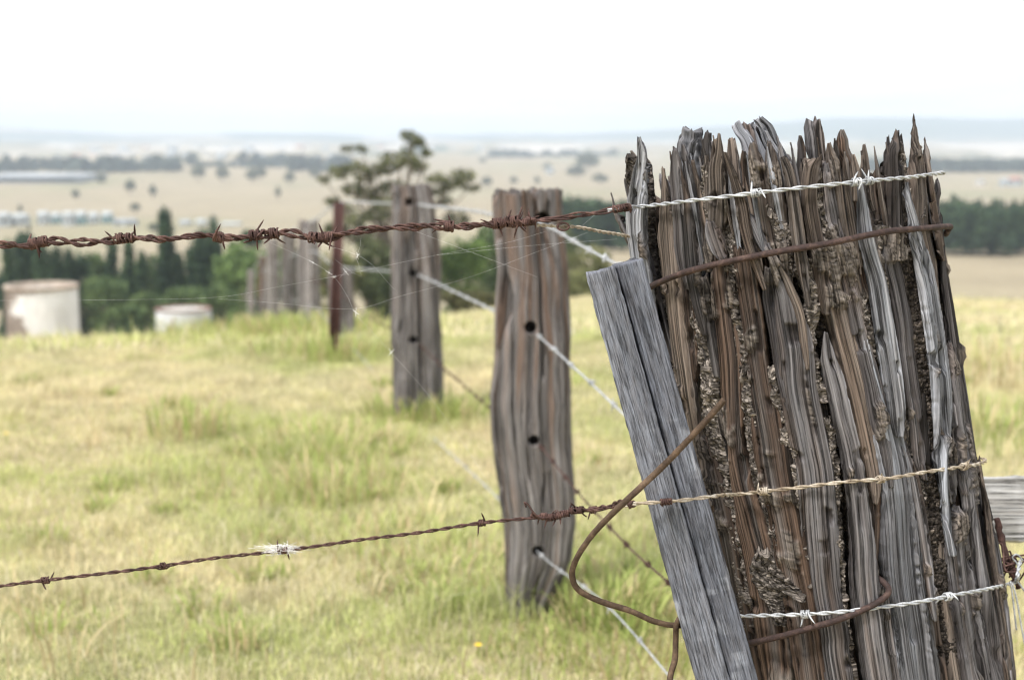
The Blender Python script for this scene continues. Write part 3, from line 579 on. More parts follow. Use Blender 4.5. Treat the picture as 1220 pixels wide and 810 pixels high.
# ------------------------------------------------------------------ line posts
HOLES = {}
def old_post(name, Y, outline, label, group, seed, holes=(), nth=300, nz=420, brown=.5, sink=.1, jag=.012, cr=1., tone=1.):
    """outline: (py, xl, xr) down the silhouette"""
    ys = [o[0] for o in outline]; xl = [o[1] for o in outline]; xr = [o[2] for o in outline]
    c0 = at((xl[-1]+xr[-1])/2, ys[-1], Y); gz = float(terrain(c0[0], Y))
    root = empty(name, (c0[0], Y, gz), label, 'fence post', group)
    zt = [at(600, y, Y)[2] for y in ys]; Xc = [(at(a, y, Y)[0]+at(b, y, Y)[0])/2 for y, a, b in outline]; Rr = [(at(b, y, Y)[0]-at(a, y, Y)[0])/2 for y, a, b in outline]
    zt.append(min(zt[-1]-.01, gz-sink)); Xc.append(Xc[-1]); Rr.append(Rr[-1])
    v = np.linspace(0, 1, nz); th = np.linspace(0, 2*np.pi, nth, endpoint=False); T_, Vv = np.meshgrid(th, v)
    top = zt[0]; h = top-zt[-1]; Z = top-Vv*h
    R = np.interp(-Z, [-q for q in zt], Rr); X0 = np.interp(-Z, [-q for q in zt], Xc); r0 = float(np.mean(Rr)); arc = T_*r0+seed
    w = 1+.05*np.cos(2*T_+seed)+.04*np.cos(3*T_+seed*2)+.06*noise(np.cos(T_)*1.5, np.sin(T_)*1.5+seed, Z/.35, 61)
    sq = 1/np.maximum(np.abs(np.cos(T_)), np.abs(np.sin(T_)))**.35; w = w*sq/1.06
    ta = arc+.010*noise(Z/.5, arc/.12, 0, 66)+.0014*noise(Z/.05, arc/.03, 0, 67)
    rd = 1-np.abs(noise(ta/.020, Z/1.3, 0, 62)); r2 = 1-np.abs(noise(ta/.008, Z/.6, 0, 63))
    crk = np.maximum(sstep(.88, .985, 1-np.abs(noise(ta/.034, Z/1.6, 0, 64)))*sstep(-.3, .1, noise(ta/.08, Z/.4, 0, 65)), .6*sstep(.90, .99, 1-np.abs(noise(ta/.015, Z/.8, 7, 64)))*sstep(-.05, .2, noise(ta/.03, Z/.12, 5, 65)))
    r = R*w+(.010*(rd-.55)+.005*(r2-.5)-.032*crk+.006*noise(ta/.05, Z/.12, 0, 68))*cr
    X = X0+r*np.sin(T_); Yy = Y-r*np.cos(T_)*.92
    dark = np.zeros_like(X)
    for (hx, hy, hr) in holes:
        pc = at(hx, hy, Y-r0*.9); d = np.hypot(X-pc[0], Z-pc[2]); m = (np.cos(T_) > 0)*(1-sstep(hr*.75, hr*1.1, d)); Yy = Yy+m*.07; dark = np.maximum(dark, m)
    Z = Z+np.exp(-Vv*h/.03)*jag*(noise(np.sin(T_)*5, np.cos(T_)*5, seed, 70)+.6*noise(ta/.009, 0, seed, 71)-crk*2)
    m = np.clip(.5+.9*fbm(ta/.008, Z/.7, 0, 4, 72), 0, 1)[..., None]; c = np.array([.080, .073, .072])*(1-m)+np.array([.275, .262, .262])*m
    k = (brown*sstep(.0, .4, fbm(ta/.014, Z/.35, 3, 4, 73)+.5*(sstep(.35, .9, 1-Vv)-.6)))[..., None]; c = c*(1-k)+np.array([.185, .108, .068])*k
    c = c*tone*(1-.4*crk[..., None]); c = c*(1-.25*dark[..., None])
    fib = np.stack([ta, Z, 0*Z+seed], -1).reshape(-1, 3); V = np.stack([X, Yy, Z], -1).reshape(-1, 3); c = c.reshape(-1, 3)
    # weathered end grain
    F = [grid_faces(nz, nth)[:, ::-1]]; prev = np.arange(nth); base = V[:nth]; cen = base.mean(0)
    for f in (.85, .6, .3, .02):
        ring = cen+(base-cen)*f; ring[:, 2] = base[:, 2]*f+cen[2]*(1-f)-.012*(1-f)+.006*noise(ring[:, 0]/.012, ring[:, 1]/.012, 0, 74); k0 = len(V)
        V = np.vstack([V, ring]); c = np.vstack([c, c[:nth]*.8]); fib = np.vstack([fib, ring*np.array([1, 1, 1])]); nw = k0+np.arange(nth)
        F.append(np.stack([prev, np.roll(prev, -1), np.roll(nw, -1), nw], 1)); prev = nw
    mk('post_body', V, F, M_WOODF, root, c, fib)
    return root
G1 = 'weathered posts along the fence line'
old_post('fence_post', 3.8, [(227, 590, 670), (260, 591, 672), (320, 595, 679), (400, 592, 683), (470, 588, 680), (520, 589, 681), (580, 598, 685), (620, 602, 688), (660, 604, 682), (700, 604, 664), (735, 604, 648)],
         'thick grey and brown split hardwood post with wires threaded through four drilled holes', G1, 2.2,
         [(646, 262, .020), (632, 390, .016), (636, 524, .014), (641, 657, .015)], 420, 640, .6)
old_post('fence_post', 6.8, [(221, 467, 513), (240, 467, 518), (300, 466, 524), (400, 467, 527), (450, 468, 528), (505, 470, 527)],
         'smoother grey post between the red steel picket and the thick brown post', G1, 7.7, [(487, 241, .02), (492, 326, .018), (492, 405, .02)], 300, 420, .3)
old_post('fence_post', 11., [(322, 390, 421), (360, 391, 423), (408, 392, 424)], 'short dark post stub standing right behind the red steel picket', G1, 4.4, (), 160, 160, .1)
old_post('fence_post', 13.5, [(263, 355, 380), (300, 354, 382), (388, 355, 383)], 'wide pale grey post just left of the red steel picket', G1, 5.9, (), 180, 220, .1, tone=1.45)
old_post('fence_post', 16.6, [(276, 336, 351.5), (300, 335, 352), (382, 336, 352)], 'narrow grey post peeping out left of the wide pale post', G1, 8.3, (), 120, 160, .2, tone=1.05)
old_post('fence_post', 20.2, [(284, 318, 332.5), (376, 317, 333)], 'grey post third from the far end of the fence line', G1, 1.9, (), 100, 120, .2, tone=1.35)
old_post('fence_post', 25, [(306, 307.5, 316), (370, 307, 317)], 'reddish brown post second from the far end of the fence line', G1, 3.9, (), 80, 90, .9)
old_post('fence_post', 30, [(322, 295, 303), (371, 295, 303)], 'small pale post at the far end of the fence line', G1, 6.6, (), 70, 80, .1, tone=1.4)

def picket():
    Y = 9.2; b = at(398, 415, Y); tp = at(404.5, 241, Y); gz = float(terrain(b[0], Y)); root = empty('steel_picket', (b[0], Y, gz), 'slim rust red steel picket standing in front of the dark post stub', 'picket')
    A = Acc(); d = (tp-b)/np.linalg.norm(tp-b); p0 = b-d*.25
    for k, a in enumerate((math.radians(90), math.radians(210), math.radians(330))):
        e = np.array([math.cos(a), math.sin(a), 0])*(.04 if k else .034); q = np.array([-math.sin(a), math.cos(a), 0])*.0032
        o_ = np.array([math.cos(a), math.sin(a), 0])*.003
        V = np.array([p0+o_-q, p0+e-q*.8, p0+e+q*.8, p0+o_+q, tp+o_-q, tp+e-q*.8, tp+e+q*.8, tp+o_+q])
        A.add(V, [(0, 1, 2, 3), (7, 6, 5, 4), (0, 4, 5, 1), (1, 5, 6, 2), (2, 6, 7, 3), (3, 7, 4, 0)])
    A.build('post_body', M_PICKET, root, smooth=False)
picket()

# ------------------------------------------------------------------ wires
def coil(A, P, s, T, N, B, s0, rad, wr, turns, pitch, ends, g, taper=True):
    """barb wound round the line at arc length s0"""
    def fr(q):
        i = min(len(s)-1, max(0, int(np.searchsorted(s, q)))); return P[i], T[i], N[i], B[i]
    a0 = g.uniform(0, 6.28); n = int(turns*14); pts = []
    tot = turns*pitch
    for k in range(n+1):
        f = k/n; p, t_, n_, b_ = fr(s0+(f-.5)*tot); a = a0+f*turns*2*np.pi; pts.append(p+(n_*math.cos(a)+b_*math.sin(a))*rad)
    pts = np.array(pts)
    for side in (0, 1):
        if ends[side] <= 0: continue
        if side == 0: e, d = pts[0], pts[0]-pts[1]
        else: e, d = pts[-1], pts[-1]-pts[-2]
        d = d/np.linalg.norm(d); p, t_, n_, b_ = fr(s0); d = d+t_*g.uniform(-.7, .7); d[2] += g.uniform(-.3, .3); d /= np.linalg.norm(d); L = ends[side]; bend = g.normal(0, .1, 3)
        ex = np.array([e+d*L*f+bend*L*f*f for f in (.25, .5, .75, 1.)])
        pts = np.vstack([ex[::-1], pts]) if side == 0 else np.vstack([pts, ex])
    r = np.full(len(pts), wr)
    if taper:
        if ends[0] > 0: r[0] = wr*.25; r[1] = wr*.8
        if ends[1] > 0: r[-1] = wr*.25; r[-2] = wr*.8
    V, F, F3 = tube(pts, r, 7); A.add(V, F, F3)
def barbed(name, pts, mat, label, group, wr=.00125, pitch=.036, strands=2, hr=None, barbs=(), barb_step=None, ds=.0022, wob=0., seed=1, ns=7, bend=(.012, .014), bmat=None, rough=.12, bscale=1., every=None):
    g = np.random.default_rng(seed); P, s = resample(pts, ds)
    if wob: P = P+np.stack([noise(s/.05, 0, 0, seed+i)+.5*noise(s/.018, 3, 0, seed+i) for i in range(3)], 1)*wob
    T, N, B = frames(P); hr = hr if hr is not None else wr*1.02
    mid = P[len(P)//2]; root = empty(name, P[0], label, 'wire', group)
    for k in range(strands):
        if strands <= 2: ph = 2*np.pi*s/pitch+k*np.pi; q = P+hr*(np.cos(ph)[:, None]*N+np.sin(ph)[:, None]*B)
        else:
            pair = k//2; big = 2*np.pi*s/(pitch*2.6)+pair*np.pi+1.2*noise(s/.09, 0, 0, seed+9); gap = hr*(1.6+.9*noise(s/.06, pair, 0, seed+12))
            sm = 2*np.pi*s/pitch+(k % 2)*np.pi+pair
            q = P+gap[:, None]*(np.cos(big)[:, None]*N+np.sin(big)[:, None]*B)+wr*1.0*(np.cos(sm)[:, None]*N+np.sin(sm)[:, None]*B)
        rr = wr*(1+rough*noise(s[:, None]/.004, np.arange(ns)[None]*.9, 0, seed+k)+rough*.6*noise(s[:, None]/.0016, np.arange(ns)[None]*1.1, 0, seed+k+5))
        V, F, F3 = tube(q, rr, ns); mk('strand', V, [F, F3], mat, root)
    ss = list(barbs)
    if barb_step: ss = list(np.arange(barb_step*.4, s[-1], barb_step)+g.normal(0, .006, len(np.arange(barb_step*.4, s[-1], barb_step))))
    rb = (hr+wr*1.1+wr) if strands <= 2 else hr*2.1+wr*1.5
    for q in ss:
        A = Acc(); tw = g.uniform(3, 4.3)
        coil(A, P, s, T, N, B, q, rb, wr*.85, tw, wr*2.0, (g.uniform(*bend), g.uniform(*bend)), g)
        if strands > 2: coil(A, P, s, T, N, B, q+g.uniform(-.012, .012), rb*.9, wr*.85, 3, wr*2.2, (g.uniform(*bend), g.uniform(*bend)), g)
        A.build('barb', bmat or mat, root)
    return root, P, s
def arc_of(pts, px):
    P, s = resample(pts, .002); return s, P
def sx(pts, xs):
    """arc positions of pixel columns"""
    P, s = resample(pts, .0022); X = 610+FP*P[:, 0]/(P[:, 1]*cp-(P[:, 2]-EYE)*sp_); return [s[int(np.argmin(abs(X-x)))] for x in xs]

Y1 = 1.60
def W(px, py, off): return surf(px, py, off)[0]
# upper rusted double wire
p_up = [at(-560, 322, Y1-.02), at(-150, 300, Y1-.01), at(0, 291, Y1), at(25, 292, Y1), at(60, 286, Y1), at(110, 288, Y1), at(150, 283, Y1), at(190, 284, Y1), at(240, 280, Y1), at(275, 283, Y1), at(300, 279, Y1), at(340, 277, Y1), at(380, 283, Y1),
        at(420, 276, Y1), at(470, 272, Y1), at(530, 270, Y1), at(580, 267, Y1), at(618, 264, Y1)]
bx = [-420, -260, -120, 38, 52, 142, 258, 300, 325, 372, 388, 533, 592, 612]
barbed('barbed_wire', p_up, M_RUST, 'thick rusted double strand of barbed wire crossing the open left side, the upper one', 'rusted barbed wire tied to the strainer post', .00135, .030, 4, .0017, sx(p_up, bx), None, .002, .0013, 3, 8, (.010, .018), rough=.25)
p_up2 = [at(606, 268, Y1), at(625, 265, Y1), at(650, 262, Y1), at(690, 256, Y1), at(720, 252, Y1), at(738, 248, Y1+.0), at(748, 246, Y1)]
barbed('tie_wire', p_up2, M_RUST, 'rusted twisted wire joining the thick double strand to the bright strand on the post', 'rusted barbed wire tied to the strainer post', .0012, .045, 3, .0010, sx(p_up2, [612, 628, 634]), None, .002, .0004, 13, 8, (.008, .016), rough=.2)
# wrap where it meets the galvanised wire
p_top = [W(722, 250, .006)*0+at(724, 251, Y1), at(745, 247.5, Y1+.002), W(775, 245.5, .012), W(810, 241, .010), W(850, 236, .010), W(890, 231, .011), W(930, 226, .010), W(970, 221.5, .011), W(1010, 217, .012), W(1030, 215, .013), W(1070, 211.5, .010), W(1098, 208, .009), W(1116, 206, .008), W(1124, 207, -.01)]
r_top, PT, ST = barbed('barbed_wire', p_top, M_GALV, 'bright galvanised barbed wire stretched across the jagged top of the strainer post', 'galvanised barbed wire', .00125, .040, 2, None, sx(p_top, [900, 1018, 1034]), None, .002, .0002, 21, 8, (.010, .015), rough=.04)
def wraps(pts, q, rad, wr, turns, label, seed, ends=(.006, .006)):
    P, s = resample(pts, .0022); T, N, B = frames(P); g = np.random.default_rng(seed); A = Acc()
    coil(A, P, s, T, N, B, sx(pts, [q])[0], rad, wr, turns, wr*2.15, ends, g); tag(A.build('wire_binding', M_RUST), label, 'wire', 'rusted wire bindings')
wraps(p_top, 740, .0036, .0013, 7.5, 'rusty coil binding the upper bright wire at the left edge of the strainer post', 5)
# short tan wire with eye, behind
p_tan = [at(640, 268, Y1+.004), at(662, 269.5, Y1+.004), at(690, 271, Y1+.01), at(715, 276, Y1+.03), at(745, 281, Y1+.06), at(775, 290, Y1+.11)]
barbed('tie_wire', p_tan, M_TAN, 'thin tan twisted wire just below the rusty one, left of the strainer post', None, .0011, .016, 2, None, (), None, .0015, .0, 31, 8, rough=.08)
a = np.linspace(0, 4*np.pi, 50); c0 = at(671, 270, Y1+.001); V, F, F3 = tube(np.stack([c0[0]+.0065*np.cos(a), c0[1]+.0015*np.sin(a*.5), c0[2]+.0042*np.sin(a)], 1), .0012, 7)
tag(mk('wire_eye', V, [F, F3], M_RUST), 'small rusted wire eye twisted round the start of the tan wire', 'wire')
# lower wire: rusted on the left
p_lo = [at(-560, 785, Y1+.02), at(-200, 728, Y1+.01), at(0, 698, Y1), at(55, 691, Y1), at(120, 683, Y1), at(193, 674, Y1), at(260, 664, Y1), at(335, 656, Y1), at(420, 644, Y1), at(500, 634, Y1), at(572, 623, Y1), at(630, 617, Y1), at(670, 612, Y1), at(715, 606, Y1), at(752, 600, Y1-.055)]
barbed('barbed_wire', p_lo, M_RUST, 'thin rusted barbed wire rising across the grass to the bent rod, the lower one', 'rusted barbed wire tied to the strainer post', .00115, .034, 2, None, sx(p_lo, [-420, -250, -90, 53, 194, 335, 572, 648, 672, 706]), None, .002, .0002, 41, 8, (.008, .013), rough=.2)
p_lo2 = [at(632, 612, Y1), at(645, 616, Y1), at(662, 615, Y1), at(680, 609, Y1), at(700, 607, Y1-.01), at(720, 605, Y1-.03), at(742, 598, Y1-.055), at(752, 602, Y1-.06)]
barbed('tie_wire', p_lo2, M_RUST, 'rusted tail of wire knotted round the lower strand left of the bent rod', None, .0011, .026, 3, .001, sx(p_lo2, [655, 662, 690]), None, .0018, .0005, 43, 8, (.006, .013), rough=.2)
V, F, F3 = tube(resample([at(661, 614, Y1), at(646, 617, Y1-.006), at(637, 612, Y1-.006), at(630, 602, Y1-.003), at(625, 598, Y1), at(627, 604, Y1)], .002)[0], .0012, 8)
tag(mk('wire_hook', V, [F, F3], M_RUST), 'curled rusty wire end sticking up above the lower strand', 'wire')
def stk(px, py): return at(px, py, 1.505)
p_mid = [at(740, 603, Y1-.058), stk(760, 599.5), stk(800, 597), stk(850, 591), W(885, 586, .012), W(908, 583, .012), W(950, 578, .010), W(1000, 571, .012), W(1048, 567, .013), W(1090, 561, .010), W(1125, 556, .010), W(1150, 553, .010), W(1166, 549, .008), W(1175, 546, -.005)]
barbed('barbed_wire', p_mid, M_TAN, 'barbed wire faded from silver to tan across the middle of the strainer post', 'galvanised barbed wire', .00118, .038, 2, None, sx(p_mid, [908, 1048, 1148]), None, .002, .0002, 51, 8, (.009, .013), M_TAN, .06)
wraps(p_mid, 752, .0030, .0011, 3.6, 'rusty coil on the middle wire right beside the bent rod', 6, (.004, .004))
wraps(p_mid, 793, .0030, .0011, 5.5, 'rusty coil on the middle wire over the middle of the grey split stake', 7, (.004, .004))
p_bot = [W(868, 732, .0), W(885, 730.5, .012), W(925, 729, .012), W(960, 727.5, .012), W(1000, 724, .013), W(1040, 719, .013), W(1080, 714, .012), W(1130, 705, .012), W(1170, 699, .010), W(1200, 693, .008), at(1212, 686, 1.66), at(1216, 668, 1.70)]
barbed('barbed_wire', p_bot, M_GALV, 'bright galvanised barbed wire across the foot of the strainer post, ending in a tangle', 'galvanised barbed wire', .0013, .036, 2, None, sx(p_bot, [958, 1128]), None, .002, .0002, 61, 8, (.010, .016), rough=.04)
# tangle at the right edge
A = Acc(); g = np.random.default_rng(8)
for k in range(6):
    c0 = at(1202+g.uniform(-4, 6), 672+g.uniform(-8, 8), 1.70); pts = [c0+np.array([g.normal(0, .009), g.normal(0, .006), g.normal(0, .009)]) for _ in range(7)]
    V, F, F3 = tube(resample(pts, .002)[0], .0012, 6); A.add(V, F, F3)
tag(A.build('wire_tangle', M_RUST), 'small rusty tangle of wire ends at the right edge of the strainer post', 'wire')
A = Acc()
for pts in ([(1214, 690), (1212, 672), (1206, 664), (1212, 660), (1219, 668)], [(1206, 694), (1211, 712), (1216, 740), (1222, 775)], [(1210, 690), (1218, 700), (1226, 712)], [(1204, 692), (1207, 715), (1211, 750)]):
    V, F, F3 = tube(resample([at(x, y, 1.69) for x, y in pts], .003)[0], .0011, 6); A.add(V, F, F3)
tag(A.build('wire_tails', M_GALV), 'bright loose wire tails hanging beside the rusty tangle', 'wire')
# corroded strap on the right flank
pts = [at(1187, 617, 1.74), at(1194, 645, 1.735), at(1202, 672, 1.73), at(1214, 700, 1.73)]
Q, s = resample(pts, .003); V, F, F3 = tube(Q, .004+.0018*noise(s[:, None]/.006, np.arange(8)[None]*1.3, 0, 4), 8)
tag(mk('rusty_strap', V, [F, F3], M_RUST), 'flaking rust brown iron strap on the right flank of the strainer post', 'strap')

def rod(name, pts, r, mat, label, seed=1):
    P, s = resample(pts, .0025); V, F, F3 = tube(P, r*(1+.06*noise(s[:, None]/.006, np.arange(12)[None]*.8, 0, seed)+.05*noise(s[:, None]/.03, 0, 0, seed+3)), 12)
    tag(mk(name, V, [F, F3], mat), label, 'rod', 'rusted iron rods')
rod('iron_rod', [W(764, 356, -.012), W(772, 349, .006), W(785, 341, .012), W(815, 327, .012), W(850, 316, .014), W(900, 304, .014), W(935, 297, .014), W(980, 289, .015), W(1040, 276, .014), W(1085, 272, .011), W(1112, 270, .010), W(1124, 270, .008), at(1130, 273, 1.71), at(1127, 279, 1.74)], .0036, M_ROD, 'dark rusted iron rod bowed round the upper strainer post below the bright wire', 2)
rod('iron_rod', [W(885, 768, .004), W(897, 764, .010), W(930, 755, .012), W(965, 744, .013), W(1000, 732, .014), W(1025, 721, .014), W(1042, 710, .016), W(1051, 700, .016), W(1050, 692, .010), W(1042, 687, -.004), W(1034, 686, -.022)], .0036, M_ROD, 'rusted iron rod hooked into a crack low on the strainer post', 3)
Yr = 1.478
rod('iron_rod', [at(863, 476, Yr-.015), at(845, 497, Yr-.012), at(820, 524, Yr-.008), at(790, 555, Yr), at(755, 588, Yr), at(718, 623, Yr+.01), at(696, 650, Yr+.02), at(684, 672, Yr+.03), at(682, 688, Yr+.035), at(690, 703, Yr+.04), at(715, 716, Yr+.045), at(750, 727, Yr+.05), at(780, 740, Yr+.055), at(806, 745, Yr+.06), at(822, 742, Yr+.075), at(845, 740, Yr+.12)], .0034, M_ROD2, 'brown iron rod bent into a loop in front of the grey split stake', 4)
rod('iron_rod', [at(826, 737, Yr+.07), at(812, 735, Yr+.055), at(806, 744, Yr+.052), at(805, 760, Yr+.055), at(804, 785, Yr+.05), at(798, 812, Yr+.045), at(800, 870, Yr+.04), at(812, 980, Yr+.04)], .0034, M_ROD2, 'short brown iron rod hanging down beside the foot of the split stake', 5)

# wires of the line fence, running away from the camera
LY = [1.74, 3.8, 6.8, 9.2, 13.5, 17, 20.5, 25, 30]; LX = [.42, .056, -.454, -1.06, -1.93, -2.68, -3.45, -4.38, -5.47]
def fl(px, py, off=0.):
    Ys = np.linspace(1.74, 30, 6000); best = None
    m = at(px, py, 1.); d = np.interp(Ys, LY, LX)+off-m[0]*Ys; i = np.where(np.diff(np.sign(d)) != 0)[0]
    Y = Ys[i[0]] if len(i) else Ys[int(np.argmin(abs(d)))]; return at(px, py, Y)
def fence_wire(pts, mat, label, seed, step=.16, wr=.0014, start=None):
    P = [fl(*q) for q in pts]
    if start is not None: P = [start]+P
    barbed('barbed_wire', P, mat, label, 'barbed wires of the receding fence', wr, .04, 2, None, (), step, .006, .0, seed, 5, (.010, .014), rough=.05)
fence_wire([(740, 317), (690, 291), (646, 267), (600, 258), (560, 251), (515, 246), (487, 243), (440, 242), (404, 242), (374, 262), (345, 276), (326, 286), (312, 306), (300, 322)], M_GALV, 'highest barbed wire of the receding fence, reaching the tip of the red picket', 71, .14, .0017, at(905, 395, 1.85))
fence_wire([(740, 490), (690, 443), (632, 393), (590, 371), (540, 347), (492, 326), (450, 322), (398, 316), (374, 300), (345, 306), (300, 330)], M_GALV, 'second highest barbed wire of the receding fence, through a hole in the brown post', 72, .2, .0016, at(950, 680, 1.85))
fence_wire([(800, 697), (750, 652), (690, 588), (636, 524), (590, 490), (530, 440), (492, 405), (440, 378), (399, 345), (374, 335), (345, 330), (300, 345)], M_RUST, 'rusty barbed wire of the receding fence, third from the top', 73, .15, .0014, at(960, 850, 1.85))
fence_wire([(800, 808), (720, 718), (641, 657), (590, 590), (492, 497), (430, 425), (398, 392), (374, 365), (345, 358), (300, 360)], M_GALV, 'lowest barbed wire of the receding fence, close above the grass', 74, .25, .0012, at(960, 1000, 1.85))

# tuft of animal hair on the lower wire
A = Acc(); g = np.random.default_rng(4)
for k in range(120):
    c0 = at(334+g.uniform(-9, 10), 654.5+g.uniform(-4, 3), Y1+g.uniform(-.003, .003)); d = np.array([g.normal(0, .010)+.003, g.normal(0, .004), g.normal(0, .003)])
    V, F, F3 = tube(np.array([c0-d, c0+np.array([0, 0, g.normal(0, .0018)]), c0+d]), .00022, 4); A.add(V, F, F3)
tag(A.build('hair_tuft', plain('white hair', (.75, .74, .72), .6, .1)), 'white tuft of animal hair snagged on a barb of the lower rusted wire', 'hair')

# spider threads
def web():
    A = Acc(); g = np.random.default_rng(2)
    L = [[(322, 289), (373, 313), (398, 330), (415, 355), (424, 375)], [(0, 358), (150, 357), (260, 354), (330, 342), (420, 325), (520, 304), (600, 290), (650, 276)], [(260, 356), (330, 361), (420, 368), (480, 352), (560, 330), (640, 300), (700, 277)],
         [(430, 283), (428, 300), (424, 306)], [(404, 332), (413, 322)], [(424, 375), (466, 420), (510, 470), (560, 540), (590, 590)], [(480, 270), (560, 300), (640, 330)], [(420, 368), (415, 355)], [(400, 310), (430, 330), (424, 306)], [(690, 272), (716, 250)], [(360, 286), (430, 306), (470, 345)], [(520, 304), (640, 292), (735, 285)]]
    for l in L:
        P, s = resample([at(x, y, Y1+.03) for x, y in l], .01); V, F, F3 = tube(P, .000045, 4); A.add(V, F, F3)
    for (x, y) in ((373, 313), (424, 375), (466, 420), (426, 305), (424, 372), (392, 325), (412, 324), (398, 330)):
        c0 = at(x, y, Y1+.03)
        for k in range(4):
            d = g.normal(0, .0022, 3); V, F, F3 = tube(np.array([c0-d, c0, c0+d]), .00015, 4); A.add(V, F, F3)
    t = NT('spider silk'); t.done((.85, .86, .88), .3, 0, .8)
    tag(A.build('spider_web', t.m), 'loose spider threads strung below the upper rusted wire', 'spider web')
web()

# ------------------------------------------------------------------ background trees
def leaves(A, c, rad, n, size, hi, lo, g, shell=.5):
    c = np.array(c, float); rad = np.array(rad, float); d = g.normal(size=(n, 3)); d /= np.linalg.norm(d, axis=1)[:, None]
    q = g.random(n)**(1/3.)*(1-shell)+shell*g.random(n)**.35; P = c+d*rad*q[:, None]*(1+.38*noise(d[:, 0]*3+c[0], d[:, 1]*3, d[:, 2]*3, 5))[:, None]
    a = g.normal(size=(n, 3)); a /= np.linalg.norm(a, axis=1)[:, None]; b = np.cross(a, g.normal(size=(n, 3))); b /= np.linalg.norm(b, axis=1)[:, None]; sz = size*g.uniform(.6, 1.4, n)[:, None]
    V = np.stack([P-a*sz, P+b*sz*.45, P+a*sz, P-b*sz*.45], 1).reshape(-1, 3); i = np.arange(n)*4
    m = np.clip(.5+.6*noise(P[:, 0]/rad.max()*2, P[:, 1]/rad.max()*2, P[:, 2]/rad.max()*2, 8)+g.normal(0, .22, n), 0, 1)[:, None]; col = np.array(lo)*(1-m)+np.array(hi)*m
    A.add(V, np.stack([i, i+1, i+2, i+3], 1), None, np.repeat(col, 4, 0))
def limb(A, p, q, r0, r1, g, col=(.20, .17, .14), wig=.06):
    p, q = np.array(p, float), np.array(q, float); L = np.linalg.norm(q-p); m = [(p*(1-f)+q*f)+g.normal(0, wig*L*.5, 3)*(0 < f < 1) for f in (0, .33, .66, 1)]
    P, s = resample(m, max(.05, L/9)); V, F, F3 = tube(P, np.linspace(r0, r1, len(P)), 7); A.add(V, F, F3, col)
def tree(name, lobes, base, label, group, hi, lo, size, dens, seed, trunk=True, cat='tree', tr=.12):
    """lobes: (centre, radii)"""
    g = np.random.default_rng(seed); root = empty(name, base, label, cat, group); A = Acc()
    for c, r in lobes:
        n = int(dens*9*r[0]*r[2]/(size*size)); leaves(A, c, r, max(16, min(n, 7000)), size, hi, lo, g)
    A.build('crown', M_LEAF, root, smooth=False)
    if trunk:
        B = Acc(); b = np.array(base, float); hs = np.array([l[0] for l in lobes]); top = hs[:, 2].max(); cx = hs[:, :2].mean(0); fork = np.array([(b[0]+cx[0])/2, (b[1]+cx[1])/2, b[2]+(hs[:, 2].min()-b[2])*.75])
        limb(B, b-np.array([0, 0, .3]), fork, tr*1.3, tr*.9, g)
        for c, r in lobes: limb(B, fork, c, tr*.6, tr*.15, g)
        B.build('trunk', M_BARK, root)
    return root
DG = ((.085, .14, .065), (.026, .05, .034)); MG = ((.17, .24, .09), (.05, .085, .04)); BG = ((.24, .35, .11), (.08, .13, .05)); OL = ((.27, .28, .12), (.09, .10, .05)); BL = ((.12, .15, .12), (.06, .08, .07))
# the eucalypt in the middle
D0 = 58.
def lob(px, py, rx, ry, Y, dep=1.): return (at(px, py, Y), (rx*Y/FP, (rx+ry)/2*Y/FP*dep, ry*Y/FP))
g = np.random.default_rng(3)
eu = [(487, 160, 10, 6), (499, 170, 10, 6), (414, 177, 9, 5), (430, 177, 9, 6), (404, 205, 14, 10), (424, 199, 12, 8), (448, 203, 16, 9), (478, 190, 24, 12), (500, 199, 12, 10), (520, 213, 14, 8), (551, 210, 16, 11), (560, 224, 12, 6), (386, 214, 8, 7),
      (468, 222, 18, 9), (440, 232, 20, 12), (412, 250, 16, 10), (450, 255, 18, 12), (530, 240, 10, 7), (545, 262, 16, 12), (505, 250, 12, 12), (493, 165, 12, 6), (485, 178, 8, 6), (538, 222, 14, 8), (462, 200, 14, 9), (435, 212, 14, 8), (420, 226, 14, 9), (457, 242, 16, 10), (480, 232, 14, 10), (425, 262, 16, 12), (398, 240, 10, 8), (520, 228, 10, 7), (508, 182, 9, 8), (400, 275, 18, 14), (430, 282, 22, 14)]
b0 = at(470, 372, D0); tree('eucalyptus', [lob(x, y, rx*1.12, ry*.85, D0+g.uniform(-1.2, 1.2)) for x, y, rx, ry in eu], (b0[0], D0, float(terrain(b0[0], D0))), 'tall open eucalyptus with grey green leaf clumps behind the third post', None, (.19, .20, .10), (.065, .075, .042), .12, 1.3, 1, tr=.13)
def bush(px, py, rx, ry, Y, pal, label, cat='bush', n=6, group='bushes on the slope below the fence', size=.11, seed=0, name='bush'):
    g = np.random.default_rng(int(px*7+py)); b = at(px, py, Y); gz = float(terrain(b[0], Y)); L = [lob(px, py, rx*.9, ry*.9, Y)]
    for k in range(n): L.append(lob(px+g.uniform(-.6, .6)*rx, py+g.uniform(-.6, .5)*ry, rx*g.uniform(.3, .5), ry*g.uniform(.3, .5), Y+g.uniform(-.4, .4)))
    low = L[0][0][2]-ry*Y/FP
    if low > gz:      # let the foliage come down to the ground
        L.append((np.array([b[0], Y, (low+gz)/2]), (rx*.7*Y/FP, rx*.6*Y/FP, (low-gz)/2+.4)))
    tree(name, L, (b[0], Y, gz), label, group, pal[0], pal[1], size, 1.6, int(px), True, cat, .08)
bush(400, 330, 36, 34, 52, OL, 'dark olive bush directly behind the red picket')
bush(480, 345, 60, 30, 53, ((.14, .17, .08), (.04, .055, .03)), 'wide dark shrub filling the space behind the grey post')
bush(450, 325, 34, 44, 55, ((.15, .17, .08), (.045, .06, .035)), 'dark bush between the red picket and the grey post')
